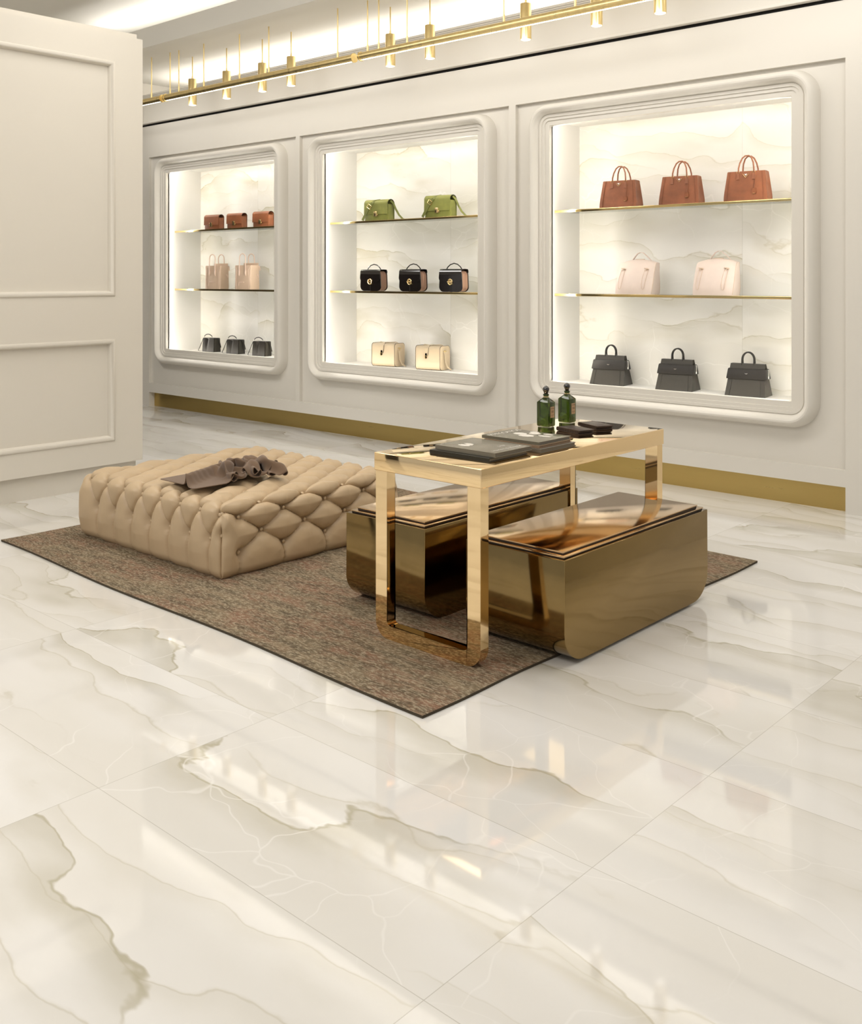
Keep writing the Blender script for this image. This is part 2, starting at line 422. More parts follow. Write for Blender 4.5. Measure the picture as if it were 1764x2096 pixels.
# free-standing panelled partition on the left
b = B()
XF = -6.09; PW = ((1.275, 2.848), (.308, .988)); PY0, PY1 = 1.7, 3.585
box(b, -6.40, XF-.03, .5, 3.795, .153, 3.028)
box(b, XF-.03, XF, PY1, 3.795, .153, 3.028); box(b, XF-.03, XF, .5, PY0, .153, 3.028)
for z0, z1 in ((.153, .308), (.988, 1.275), (2.848, 3.028)): box(b, XF-.03, XF, PY0, PY1, z0, z1)
pw = struct('wall_partition', b, m_part)
b = B(); box(b, -6.38, -6.13, .52, 3.766, 0, .153); struct('plinth', b, m_part, pw)
b = B(); box(b, -6.38, -6.13, .52, 3.774, 3.028, 3.066); struct('cap', b, m_part, pw)
mp = [(0, 0), (.002, .006), (.008, .010), (.016, .0105), (.024, .006), (.030, -.004), (.034, -.016), (.036, -.03)]
for z0, z1 in PW:
    b = B(); rings = []
    for d, p in mp:
        rings.append([(XF+p, y, z) for y, z in ((PY0+d, z0+d), (PY1-d, z0+d), (PY1-d, z1-d), (PY0+d, z1-d))])
    loft(b, rings, caps=False); struct('panel_moulding', b, m_part, pw, ang=50)

# ------------------------------------------------------------------ shelves
SH = {}
lab = {0: 'left', 1: 'middle', 2: 'right'}
for i, c in enumerate(NICHE_C):
    for lv, zt in (('upper', 1.902), ('lower', 1.280)):
        o = thing('display_shelf', '', 'shelf', (c, 6.4, zt))
        b = B(); box(b, -.964, .964, -.170, YB-6.402, -.008, 0); ob('glass_plate', b, m_glass, o)
        b = B(); box(b, -.964, .964, -.175, -.170, -.018, 0, bev=.001); ob('brass_edge', b, m_shelf, o)
        tag(o, '%s brass-edged glass shelf across the %s wall niche' % (lv, lab[i]), 'shelf', 'brass-edged niche shelves')

# ------------------------------------------------------------------ bags
RZ = math.radians(8)
ORD = ('left', 'middle', 'right')
def place(L, wd, dp, z, y0=6.26):
    x = L*y0/6.26; return (x+wd/2*math.cos(RZ)-dp/2*math.sin(RZ), y0+wd/2*math.sin(RZ)+dp/2*math.cos(RZ), z)
ZU, ZM, ZL = 1.9025, 1.2805, .6125
YL = 6.315

def flap_bag(name, label, cat, group, wd, dp, h, zf, m, medge):
    t = thing(name, label, cat, group=group)
    b = B(); box(b, -wd/2+.004, wd/2-.004, -dp/2+.003, dp/2-.004, 0, h-dp*.42, bev=.004)
    ob('body', b, m, t)
    # pleated side gussets
    for s in (-1, 1):
        b = B(); x = s*(wd/2-.004)
        prism(b, [(-dp*.40, .002), (dp*.40, .002), (dp*.40, h-dp*.45), (dp*.12, h-dp*.45), (0, h-dp*.45), (-dp*.40, h-dp*.45)], 'x', min(x, x+s*.004), max(x, x+s*.004))
        ob('gusset', b, m, t)
    # flap running up the back, over the top and down the front
    out, inn = [], []
    r = dp/2; th = .0035
    path = [(dp/2, .0)] + [(r*math.cos(PI*k/14), h-r*.8+r*.8*math.sin(PI*k/14)) for k in range(15)] + [(-dp/2-.003, zf)]
    pts = [Vector((0, y, z)) for y, z in path]
    b = B(); strap(b, pts, (1, 0, 0), wd+.004, th, 0)
    ob('flap', b, [m], t, 40)
    b = B()
    for s in (-1, 1): strap(b, [p+Vector((s*(wd/2+.0022), 0, 0)) for p in pts[1:-1]], (1, 0, 0), .0012, th*1.1)
    ob('edge_binding', b, medge, t)
    b = B(); box(b, -.017, .017, -dp/2-.012, -dp/2-.004, zf-.018, zf+.026, bev=.002); box(b, .0175, .026, -dp/2-.010, -dp/2-.004, zf-.017, zf+.002, bev=.001)
    ob('clasp', b, m_gmetal, t)
    return t

t = flap_bag('clutch_bag', 'small chestnut flap bag, leftmost of three in the left niche', 'bag', 'small chestnut flap bags', .210, .078, .154, .046, m_brown2, m_edge)
t.location = place(-8.867, .21, .078, ZU); t.rotation_euler[2] = RZ
dup(t, place(-8.478, .21, .078, ZU), 'small chestnut flap bag, middle of three in the left niche')
dup(t, place(-8.051, .21, .078, ZU), 'small chestnut flap bag, rightmost of three in the left niche')

# nude luggage totes
def luggage_tote():
    wd, dp, h = .224, .135, .243
    t = thing('tote_bag', 'nude leather tote with tall looped handles, left one in the left niche', 'bag', group='nude totes in the left niche')
    b = B(); rings = []
    for z, sw, sd in ((0, .96, 1), (.01, 1, 1), (h*.45, .97, 1), (h*.8, .99, .95), (h*.93, 1.05, .92), (h, 1.0, .90)):
        x, y = wd/2*sw, dp/2*sd; rr = rrect(-x, x, -y, y, .012, 3); rings.append([(px, py, z) for px, py in rr])
    loft(b, rings); ob('body', b, m_nude, t, 50)
    b = B(); box(b, -wd*.46, wd*.46, dp*.40, dp*.43, h-.01, h+.024, bev=.001); ob('back_panel', b, m_nude, t)
    b = B()
    for s in (-1, 1):
        tube(b, [(s*(wd*.5*u), -dp/2*v-.001, z) for u, v, z in ((.72, 1, .004), (.80, 1, .05), (.82, 1, .10), (.76, .98, .16), (.70, .96, .19), (.80, .93, .215), (.95, .92, .228))], .0025, 6)
    ob('piping', b, m_nudep, t)
    for y in (-dp*.47, dp*.42):
        b = B(); sy = -1 if y < 0 else 1
        pts = [(-.042, y+sy*.006, .175), (-.042, y+sy*.006, .25)] + arc(0, .315, .042, .045, PI, 0, 12, y+sy*.003) + [(.042, y+sy*.006, .25), (.042, y+sy*.006, .175)]
        tube(b, pts, .0052, 8)
        for s in (-1, 1): tube(b, [(s*.042, y+sy*.005, .19), (s*.042, y+sy*.006, .165), (s*.046, y+sy*.004, .135)], [.008, .008, .002], 8)
        ob('handle', b, m_nudep, t)
    b = B(); box(b, -.05, .022, -dp/2-.003, -dp/2+.001, .066, .076, bev=.001); ob('zip_pocket', b, m_nudep, t)
    b = B(); tube(b, [(-.045, -dp/2-.004, .068), (-.048, -dp/2-.005, .05), (-.052, -dp/2-.004, .034)], .0025, 6); ob('zip_puller', b, m_nudep, t)
    b = B()
    strap(b, [(wd/2+.012, .03, .225), (wd/2+.016, .045, .235), (wd/2+.012, .055, .19)], (0, 1, -.2), .014, .003)
    strap(b, [(wd/2+.002, .02, .15), (wd/2+.006, .035, .14), (wd/2+.004, .045, .12)], (0, 1, 0), .018, .003)
    ob('side_strap', b, m_nudep, t)
    return t
t = luggage_tote(); t.location = place(-8.856, .224, .13, ZM); t.rotation_euler[2] = RZ
dup(t, place(-8.346, .224, .13, ZM), 'nude leather tote with tall looped handles, right one in the left niche')

# small black bucket bags
def bucket_bag():
    wd, dp, h = .170, .10, .147
    t = thing('bucket_bag', 'small black bag with arched handle, leftmost of three in the left niche', 'bag', group='small black bags in the left niche')
    b = B(); rings = []
    for z, sx, sy in ((0, 1, 1), (.03, 1, 1), (.09, .98, .93), (h, .97, .8)):
        n = 17; ring = []
        for k in range(n):
            u = -1+2*k/(n-1); dip = .012*math.exp(-((u+.25)/.16)**2)*(z/h)
            ring.append((u*wd/2*sx, -dp/2*sy+dip*1.6, z-(dip*.9 if z == h else 0)))
        for k in range(n): ring.append(((1-2*k/(n-1))*wd/2*sx, dp/2*sy, z))
        rings.append(ring)
    loft(b, rings); ob('body', b, m_black, t, 60)
    for s in (-1, 1):
        b = B(); prism(b, [(-dp*.42, 0), (dp*.42, 0), (dp*.36, h*.97), (0, h*.90), (-dp*.36, h*.97)], 'x', s*(wd/2)-.004, s*(wd/2)+.006); ob('gusset', b, m_blackm, t)
    b = B(); tube(b, [(-.028+x*1.0, -dp*.30, z) for x, z in ((-.047, .160), (-.036, .172), (-.015, .183), (.012, .187), (.04, .182), (.062, .170), (.072, .160))], [.003, .0045, .0045, .0045, .0045, .0045, .003], 8)
    ob('handle', b, m_black, t)
    b = B()
    for x in (-.075, .044):
        tube(b, [(x, -dp*.30, .144), (x, -dp*.30, .163)], .003, 8)
    ob('handle_ring', b, m_silver, t)
    b = B(); strap(b, [(-wd/2+.01, -.02, .148), (-wd/2-.012, -.028, .135), (-wd/2-.030, -.045, .07), (-wd/2-.055, -.055, .010), (-wd/2-.045, -.050, .0035), (-wd/2, -.045, .0035)], (0, 1, 0), .007, .002)
    ob('shoulder_strap', b, m_black, t)
    b = B()
    strap(b, [(wd/2+.004, -.01, .145), (wd/2+.016, .01, .125), (wd/2+.020, .02, .085), (wd/2+.026, .026, .045)], (0, 1, 0), .018, .002)
    ob('tassel', b, m_black, t)
    return t
t = bucket_bag(); t.location = place(-8.903, .17, .10, ZL, YL); t.rotation_euler[2] = RZ
dup(t, place(-8.487, .17, .10, ZL, YL), 'small black bag with arched handle, middle of three in the left niche')
dup(t, place(-8.060, .17, .10, ZL, YL), 'small black bag with arched handle, rightmost of three in the left niche')

# green satchels
def green_bag():
    wd, dp, h = .255, .100, .187
    t = flap_bag('satchel', 'olive green satchel with brass clasp, left one in the middle niche', 'bag', 'olive green satchels', wd, dp, h, .055, m_green, m_edge)
    f = -dp/2-.008
    b = B(); strap(b, [(-.012, .02, h+.003), (-.022, -.028, h-.004), (-.034, f+.002, h-.03), (-.07, f-.002, .118), (-.10, f-.003, .07), (-.14, f-.004, .006)], [(1, 0, .3)]*2+[(.8, 0, -.6)]*4, .024, .003)
    so = ob('shoulder_strap', b, m_greend, t)
    b = B()
    q = Vector((-.064, f-.006, .127)); u = Vector((-.56, 0, -.83)); v = Vector((.83, 0, -.56))
    cor = [q+u*a+v*c for a, c in ((-.016, -.019), (.016, -.019), (.016, .019), (-.016, .019), (-.016, -.019))]
    for a0, a1 in zip(cor[:-1], cor[1:]): tube(b, [a0, a1], .0021, 6)
    tube(b, [q-u*.016, q+u*.004], .0016, 6)
    bo = ob('buckle', b, m_gmetal, so)
    b = B(); strap(b, [(wd/2-.004, .0, h-.012), (wd/2+.012, .02, h-.035), (wd/2+.022, .045, .10), (wd/2+.045, .06, .05), (wd/2+.08, .065, .016), (wd/2+.12, .065, .004), (wd/2+.15, .065, .0035)], (0.1, 1, .3), .022, .003)
    ob('hanging_strap', b, m_greend, t)
    return t
t = green_bag(); t.location = place(-6.455, .255, .10, ZU); t.rotation_euler[2] = RZ
dup(t, place(-5.730, .255, .10, ZU), 'olive green satchel with brass clasp, right one in the middle niche')

# glossy black round-cornered bags with concertina gussets
def turnlock_bag():
    wd, dp, h = .228, .105, .187
    t = thing('handbag', 'glossy black handbag with round gold clasp, leftmost of three in the middle niche', 'bag', group='glossy black handbags')
    def outline(y, ins=0, zt=h):
        o = []
        for x, z in rrect(-wd/2+ins, wd/2-ins, 0+ins*.3, zt, .045, 8):
            sx = 1-.075*max(0, z/h)**1.5
            o.append((x*sx, z))
        return o
    b = B(); prism(b, outline(0), 'y', -dp/2, -dp/2+.008); ob('front_panel', b, m_blackg, t, 50)
    b = B(); prism(b, outline(0), 'y', dp/2-.008, dp/2); ob('back_panel', b, m_blackg, t, 50)
    b = B(); rings = []
    for k in range(13):
        u = k/12; y = -dp/2+.008+u*(dp-.016); ins = .006+.005*abs(math.sin(u*PI*3)); rings.append([(x, y, z) for x, z in outline(0, ins, h-.008)])
    loft(b, rings); ob('gusset', b, m_gusset, t, 60)
    # flap: over the top, down the front, with rounded lower corners
    b = B(); path = [(dp/2+.001, h-.03), (dp/2+.001, h-.012), (dp/2-.008, h+.001), (0, h+.003), (-dp/2+.006, h+.001), (-dp/2-.004, h-.012), (-dp/2-.005, h-.05), (-dp/2-.006, .115), (-dp/2-.006, .10), (-dp/2-.006, .088), (-dp/2-.006, .080)]
    wds = [wd*.94]*5+[wd*.95, wd*.975, wd*.985, wd*.95, wd*.86, wd*.70]
    strap(b, [(0, y, z) for y, z in path], (1, 0, 0), wds, .003); ob('flap', b, m_blackg, t, 60)
    b = B(); tube(b, [(x, 0, z) for x, z in ((-.075, h-.002), (-.06, h+.020), (-.035, h+.040), (0, h+.050), (.035, h+.042), (.062, h+.022), (.08, h-.002))], .0048, 8)
    ob('handle', b, m_blackg, t)
    b = B(); f = -dp/2-.009
    ring = [(.020*math.cos(2*PI*k/24), f, .083+.023*math.sin(2*PI*k/24)) for k in range(25)]
    tube(b, ring, .0042, 8); fs = prism(b, [(.018*math.cos(2*PI*k/20), .083+.021*math.sin(2*PI*k/20)) for k in range(20)], 'y', f+.001, f+.006)
    tube(b, [(-.025, f-.004, .083), (.022, f-.004, .083)], .0030, 8)
    ob('clasp', b, m_gmetal, t)
    b = B(); box(b, -.0015, .0015, -dp/2-.003, -dp/2+.001, .004, .062); ob('seam', b, m_blackm, t)
    return t
t = turnlock_bag(); t.location = place(-6.513, .237, .105, ZM); t.rotation_euler[2] = RZ
dup(t, place(-6.032, .237, .105, ZM), 'glossy black handbag with round gold clasp, middle of three in the middle niche')
dup(t, place(-5.571, .237, .105, ZM), 'glossy black handbag with round gold clasp, rightmost of three in the middle niche')

# cream box bags
def box_bag():
    wd, dp, h = .258, .150, .205
    t = thing('box_bag', 'cream leather box bag with dark edge piping, left one in the middle niche', 'bag', group='cream box bags')
    b = B(); prism(b, rrect(-dp/2, dp/2, 0.002, h, .028, 6), 'x', -wd/2, wd/2)
    r = bmesh.ops.bevel(b, geom=[e for e in b.edges if abs(abs(e.verts[0].co.x)-wd/2) < 1e-5 and abs(e.verts[0].co.x-e.verts[1].co.x) < 1e-5], offset=.006, segments=3, affect='EDGES', profile=.5)
    ob('body', b, m_cream, t, 40)
    for s in (-1, 1):
        b = B(); pr = rrect(-dp/2-.0005, dp/2+.0005, .0025, h+.0005, .028, 6); pts = [(s*(wd/2-.004), y, z) for y, z in pr]; pts.append(pts[0])
        tube(b, pts, .0022, 6); ob('piping', b, m_edge, t)
    b = B(); strap(b, [(-.01, dp/2, h*.7), (-.01, dp/2+.002, h-.03), (-.01, dp/2-.02, h+.002), (-.01, 0, h+.006), (-.01, -dp/2+.022, h+.003), (-.01, -dp/2, h-.02), (-.01, -dp/2-.004, h-.05), (-.01, -dp/2-.004, h*.60)], (1, 0, 0), [.038]*6+[.034, .022], .004)
    fo = ob('closing_strap', b, m_cream, t)
    b = B(); strap(b, [(.0105, -dp/2+.022, h+.004), (.010, -dp/2-.001, h-.02), (.009, -dp/2-.0055, h-.05), (.003, -dp/2-.0058, h*.60)], (1, 0, 0), .0022, .003); ob('edge_line', b, m_edge, fo)
    b = B(); prism(b, rrect(-.021, -.003, h*.60-.024, h*.60+.022, .009, 6), 'y', -dp/2-.009, -dp/2-.005); ob('keyhole', b, m_stop, fo)
    b = B(); tube(b, [(-.012+.010*math.cos(a), -dp/2-.011, h*.60-.012+.012*math.sin(a)) for a in [2*PI*k/18 for k in range(16)]], .0028, 6); ob('lock', b, m_gmetal, fo)
    b = B(); tube(b, [(-.09, -.005, h+.002), (-.075, -.008, h+.008), (-.03, -.01, h+.004), (.03, -.008, h+.006), (.09, -.004, h+.010), (.11, 0, h+.001)], .004, 8); ob('top_handle', b, m_cream, t)
    b = B(); strap(b, [(wd/2+.004, -.02, h*.80), (wd/2+.012, -.022, h*.62), (wd/2+.016, -.016, .065), (wd/2+.032, -.004, .022), (wd/2+.060, .006, .005)], (0, 1, .1), .020, .003); ob('shoulder_strap', b, m_cream, t)
    b = B(); tube(b, [(wd/2+.004, -.03, h*.80), (wd/2+.010, -.012, h*.80), (wd/2+.004, .012, h*.78)], .004, 8); tube(b, [(wd/2+.006, -.024, h*.82), (wd/2+.008, -.018, h*.70)], .003, 6); ob('strap_buckle', b, m_gmetal, t)
    return t
t = box_bag(); t.location = place(-6.366, .258, .15, ZL, YL); t.rotation_euler[2] = RZ
dup(t, place(-5.837, .258, .15, ZL, YL), 'cream leather box bag with dark edge piping, right one in the middle niche')

# large tan totes
def tan_tote():
    wd, dp, h = .283, .135, .197
    t = thing('tote_bag', 'tan suede tote with two arched handles, leftmost of three in the right niche', 'bag', group='tan suede totes')
    def hw(z): return wd/2*(1-.125*max(0, z-.04)/(h-.04))
    def hd(z): return dp/2*(1-.42*z/h)
    b = B(); rings = []
    for z in (0, .004, .03, .06, .10, .14, .17, h-.003, h):
        x, y = hw(z), hd(z); ins = .004 if z in (0, h) else 0
        pin = .020*math.sin(PI*min(1, z/h))*.9
        rings.append([(-x+ins, -y, z), (-x*.5, -y-.002, z), (0, -y-.003, z), (x*.5, -y-.002, z), (x-ins, -y, z), (x-.002, -y*.9, z), (x-pin*(.25+.75*z/h), 0, z), (x-.002, y*.9, z), (x-ins, y, z), (0, y+.002, z), (-x+ins, y, z), (-x+.002, y*.9, z), (-x+pin*(.25+.75*z/h), 0, z), (-x+.002, -y*.9, z)])
    loft(b, rings); ob('body', b, m_brown, t, 30)
    fy = lambda z: -hd(z)-.0045
    b = B()
    for s in (-1, 1): strap(b, [(s*(hw(z)-.022), fy(z)+.002, z) for z in (.004, .05, .10, .15, h-.004)], (1, 0, 0), .0015, .003)
    ob('seam', b, m_brown2, t)
    for sy in (-1, 1):
        b = B(); y0 = sy*(hd(h)+.002); sx = .0 if sy < 0 else .004
        pts = [(-.051+sx, y0, h-.006), (-.050+sx, y0, h+.02), (-.044+sx, y0*.8, h+.055), (-.030+sx, y0*.6, h+.088), (-.012+sx, y0*.5, h+.103), (.012+sx, y0*.5, h+.103), (.030+sx, y0*.6, h+.088), (.044+sx, y0*.8, h+.055), (.050+sx, y0, h+.02), (.051+sx, y0, h-.006)]
        tube(b, pts, .0052, 10); hd_ = ob('handle', b, m_brown2, t)
        b = B()
        for s in (-1, 1):
            z1, z2 = h-.012, h-.055
            y1, y2 = sy*(hd(z1)+.005), sy*(hd(z2)+.006)
            strap(b, [(s*.051, y1, z1), (s*.051, y2, z2)], (1, 0, 0), [.013, .022], .003)
        ob('handle_tab', b, m_brown2, hd_)
        b = B()
        for s in (-1, 1):
            box(b, s*.051-.010, s*.051-.007, y0-.005, y0+.005, h-.014, h+.001, bev=.001); box(b, s*.051+.007, s*.051+.010, y0-.005, y0+.005, h-.014, h+.001, bev=.001)
            box(b, s*.051-.010, s*.051+.010, y0-.004, y0+.004, h-.016, h-.012, bev=.001)
        ob('handle_ring', b, m_gmetal, hd_)
    b = B(); z1, z2 = h-.018, h-.042
    P = [(-.021, z1), (.019, z1), (-.001, z2)]
    v = [b.verts.new((x, fy(z)-.0012, z)) for x, z in P]+[b.verts.new((x, fy(z)+.003, z)) for x, z in P]
    for q in ((0, 1, 2), (3, 5, 4), (0, 3, 4, 1), (1, 4, 5, 2), (2, 5, 3, 0)): b.faces.new([v[i] for i in q])
    pl = ob('triangle_plate', b, m_brown2, t)
    b = B()
    for a0, a1 in (((-.021, z1), (-.001, z2)), ((.019, z1), (-.001, z2))): tube(b, [(x, fy(z)-.0022, z) for x, z in (a0, a1)], .0009, 6)
    for x in (-.020, .018): tube(b, [(x, fy(z1)-.0012, z1), (x, fy(z1)-.003, z1)], .0016, 8)
    ob('plate_edge', b, m_gmetal, pl)
    b = B(); P = [(-.010, z1-.001), (-.003, z1-.0025), (.001, z1-.001), (.008, z1-.001), (.005, z1-.007), (.003, z1-.007), (.0, z1-.013), (-.004, z1-.007), (-.006, z1-.006)]
    prism(b, P, 'y', fy(z2)-.002, fy(z1)-.0015+.006); ob('plate_crest', b, m_white, pl)
    b = B(); tube(b, [(.056, fy(h)-.002, h-.010), (.064, fy(.17)-.003, .165), (.062, fy(.11)-.003, .11), (.059, fy(.085)-.003, .085)], .0024, 6)
    kt = ob('key_fob_cord', b, m_brown2, t)
    b = B(); prism(b, [(.050, .082), (.070, .082), (.075, .055), (.068, .046), (.050, .046), (.044, .055)], 'y', fy(.04)-.005, fy(.08)-.001); ob('key_fob', b, m_brown, kt)
    b = B(); tube(b, [(.052, fy(.04)-.006, .0485), (.060, fy(.04)-.006, .0465), (.067, fy(.04)-.006, .0485)], .0014, 6); ob('key_fob_edge', b, m_gmetal, kt)
    return t
t = tan_tote(); t.location = place(-4.004, .283, .13, ZU); t.rotation_euler[2] = RZ
dup(t, place(-3.522, .283, .13, ZU), 'tan suede tote with two arched handles, middle of three in the right niche')
dup(t, place(-3.040, .283, .13, ZU), 'tan suede tote with two arched handles, rightmost of three in the right niche')

# blush bags with belt loops
def blush_bag():
    wd, dp, h = .274, .165, .224
    t = thing('handbag', 'blush pink handbag with knotted side loops, left one in the right niche', 'bag', group='blush pink handbags')
    b = B(); rings = []; n = 15
    top = lambda u: .025*(1-u*u)
    for z, sw, yf in ((0, .975, -1), (.006, .985, -1), (.05, 1.01, -.85), (.10, 1.005, -.62), (.15, 1.0, -.37), (.19, .995, -.12), (.215, .99, .10), (h, .985, .35)):
        ring = []; f = max(0, (z-.12)/(h-.12))
        for k in range(n):
            u = -1+2*k/(n-1); bulge = .022*(1-u*u)**.7*math.sin(PI*min(1, z/.215))
            ring.append((u*wd/2*sw, dp/2*yf-bulge, z+top(u)*f))
        for k in range(n):
            u = 1-2*k/(n-1); ring.append((u*wd/2*sw, dp/2*.92, z+top(u)*f))
        rings.append(ring)
    loft(b, rings); ob('body', b, m_blush, t, 40)
    b = B(); tube(b, [(wd/2*sw, dp/2*yf, z) for z, sw, yf in ((.003, .98, -1), (.05, 1.01, -.85), (.10, 1.005, -.62), (.15, 1.0, -.37), (.19, .995, -.12), (.215, .99, .10), (h, .985, .35))], .0018, 6)
    tube(b, [(wd/2*.98, dp/2*.92, .003), (wd/2*1.01, dp/2*.92, .05), (wd/2*.985, dp/2*.92, .15), (wd/2*.985, dp/2*.92, h)], .0018, 6); ob('piping', b, m_nude, t)
    b = B(); strap(b, [(-.062, dp*.33, h+.012), (-.045, dp*.31, h+.038), (-.022, dp*.31, h+.066), (.0, dp*.31, h+.077), (.022, dp*.31, h+.074), (.05, dp*.31, h+.050), (.078, dp*.33, h+.022), (.088, dp*.33, h+.008)], (0, 1, 0), .022, .004)
    ob('handle', b, m_blush, t, 60)
    b = B(); box(b, -.035, .032, dp*.26, dp*.36, h+.020, h+.029, bev=.002); ob('top_clasp', b, m_nude, t)
    for s in (-1, 1):
        x0 = s*.088-.006
        fy = lambda z: dp/2*(-1+3.0*z if z < .05 else -.85+4.9*(z-.05))-.014*math.sin(PI*min(1, z/.215))-.005
        b = B(); loop = [(x0-.012, .175), (x0-.020, .12), (x0-.022, .07), (x0-.016, .040), (x0-.008, .036), (x0, .044), (x0+.004, .09), (x0+.010, .14), (x0+.013, .178)]
        tube(b, [(x, fy(z)-.0015, z) for x, z in loop], .0016, 6); lo = ob('belt_loop', b, m_nude, t)
        b = B(); tube(b, [(x0-.018, fy(.183)-.003, .186), (x0+.004, fy(.18)-.008, .181), (x0+.018, fy(.18)-.004, .179)], [.002, .006, .004], 8)
        tube(b, [(x0+.002, fy(.175)-.006, .180), (x0-.004, fy(.16)-.004, .163)], [.004, .0015], 6); ob('knot', b, m_nude, lo)
    return t
t = blush_bag(); t.location = place(-3.873, .274, .165, ZM); t.rotation_euler[2] = RZ
dup(t, place(-3.267, .274, .165, ZM), 'blush pink handbag with knotted side loops, right one in the right niche')

# structured black totes with a belt
def black_tote():
    wd, dp, h = .267, .165, .213
    t = thing('tote_bag', 'structured black tote with wide belt, leftmost of three in the right niche', 'bag', group='structured black totes')
    hw = lambda z: wd/2*(1-.15*z/h); hd = lambda z: dp/2*(1-.86*z/h)+.004
    b = B(); rings = []
    for z in (0, .003, .07, .14, h):
        x, y = hw(z), hd(z); pin = .022*math.sin(PI*min(1, (z/h)*.9))
        rings.append([(-x, -y, z), (x, -y, z), (x-pin, 0, z), (x, y, z), (-x, y, z), (-x+pin, 0, z)])
    loft(b, rings); ob('body', b, m_blackm, t, 25)
    b = B(); z0, z1 = .112, .180
    def ring(z, e): x, y = hw(z)+e, hd(z)+e*.8; return [(p[0], p[1], z) for p in rrect(-x, x, -y, y, .006, 3)]
    loft(b, [ring(z0, .009), ring(z0+.006, .011), ring(z1-.005, .011), ring(z1, .008), ring(z1, .002), ring(z0, .002)], caps=False)
    be = ob('belt', b, m_black, t, 40)
    b = B(); y = -hd(.146)-.0125; zl = .147
    P = [(-.011, zl+.004), (-.002, zl+.0025), (.011, zl+.004), (.007, zl), (.002, zl-.001), (.0, zl-.004), (-.003, zl-.001), (-.008, zl)]
    prism(b, P, 'y', y-.0015, y+.004); ob('emblem', b, m_silver, be)
    b = B(); box(b, hw(.146)+.006, hw(.146)+.016, -.004, .006, z0+.004, z1-.004, bev=.002); ob('belt_clip', b, m_silver, be)
    b = B()
    for s in (-1, 1): strap(b, [(s*hw(.05)*0+s*(hw(.002)-.030), -hd(.002)-.001, .002), (s*(hw(.105)-.030), -hd(.105)-.001, .105)], (1, 0, 0), .0012, .002)
    ob('seam', b, m_black, t)
    for sy in (-1, 1):
        b = B(); y0 = sy*.012
        pts = [(-.040, y0+sy*.006, h-.030), (-.040, y0, h+.008)] + arc(0, h+.025, .040, .050, PI, 0, 12, y0*.8) + [(.040, y0, h+.008), (.040, y0+sy*.006, h-.030)]
        tube(b, pts, .0048, 8); ob('handle', b, m_black, t)
    return t
t = black_tote(); t.location = place(-4.088, .267, .165, ZL, YL); t.rotation_euler[2] = RZ
dup(t, place(-3.549, .267, .165, ZL, YL), 'structured black tote with wide belt, middle of three in the right niche')
dup(t, place(-3.033, .267, .165, ZL, YL), 'structured black tote with wide belt, rightmost of three in the right niche')

# ------------------------------------------------------------------ hanging brass lamps
YBAR, YPEN, ZS = 5.474, 5.727, 3.55
RODS = (-8.626, -8.307, -8.161, -7.762, -7.228, -6.819, -5.951, -5.61, -5.487, -5.187, -4.271, -3.686, -3.20)
ZBAR = 3.127; RB = .031
for x0, x1, nm in ((-10.0+.35, -8.432, 'shortest visible brass linear lamp, running behind the panelled partition'),
                   (-8.385, -5.757, 'long brass linear lamp hanging in front of the left niche'),
                   (-5.690, -3.06, 'long brass linear lamp hanging in front of the right niche, nearest the viewer')):
    t = thing('linear_pendant_lamp', nm, 'lamp', ((x0+x1)/2, YBAR, ZS), group='brass linear lamps'); cx = (x0+x1)/2; dz = ZBAR-ZS
    b = B(); prism(b, [(RB*math.cos(a), dz+RB*math.sin(a)) for a in [-PI*.36+2*PI*.86*k/30 for k in range(31)]], 'x', x0-cx+.012, x1-cx-.012); ob('bar', b, m_brass, t)
    b = B(); prism(b, [(RB*.93*math.sin(a), dz-RB*.98*math.cos(a)) for a in [-.42+.84*k/6 for k in range(7)]]+[(RB*.3, dz-RB*.7), (-RB*.3, dz-RB*.7)], 'x', x0-cx+.02, x1-cx-.02); ob('diffuser', b, m_glow, t)
    for xa, xb in ((x0-cx, x0-cx+.012), (x1-cx-.012, x1-cx)):
        b = B(); prism(b, [((RB+.006)*math.cos(2*PI*k/28), dz+(RB+.006)*math.sin(2*PI*k/28)) for k in range(28)], 'x', xa, xb); ob('end_cap', b, m_brass, t)
    for xr in RODS:
        if x0 < xr < x1:
            b = B(); lathe(b, [(.0055, 0), (.0055, dz+RB+.05), (.0085, dz+RB+.048), (.0085, dz+RB-.004)], 12, cx=xr-cx); ob('rod', b, m_brass, t)
PEN = (-8.307, -7.757, -7.226, -6.825, -5.61, -5.185, -4.273, -3.686, -3.212)
WORDS = ('first', 'second', 'third', 'fourth', 'fifth', 'sixth', 'seventh', 'eighth', 'ninth')
t0 = None
for x, wn in zip(PEN, WORDS):
    lb = '%s brass cylinder pendant lamp counted from the left end of the row' % wn
    if t0 is None:
        t0 = thing('cylinder_pendant_lamp', lb, 'lamp', (x, YPEN, ZS), group='brass cylinder pendants')
        b = B(); lathe(b, [(.0055, 0), (.0055, 3.335-ZS), (.0085, 3.36-ZS), (.0085, 3.33-ZS)], 12); ob('rod', b, m_brass, t0)
        b = B(); lathe(b, [(.004, 3.333-ZS), (.0385, 3.333-ZS), (.040, 3.330-ZS), (.040, 3.080-ZS), (.036, 3.080-ZS), (.036, 3.09-ZS)], 32); ob('lamp_shade', b, m_brass, t0)
        b = B(); lathe(b, [(.0355, 3.092-ZS), (.0355, 3.079-ZS), (.030, 3.076-ZS)], 24); ob('bulb', b, m_bulb, t0)
    else: dup(t0, (x, YPEN, ZS), lb)

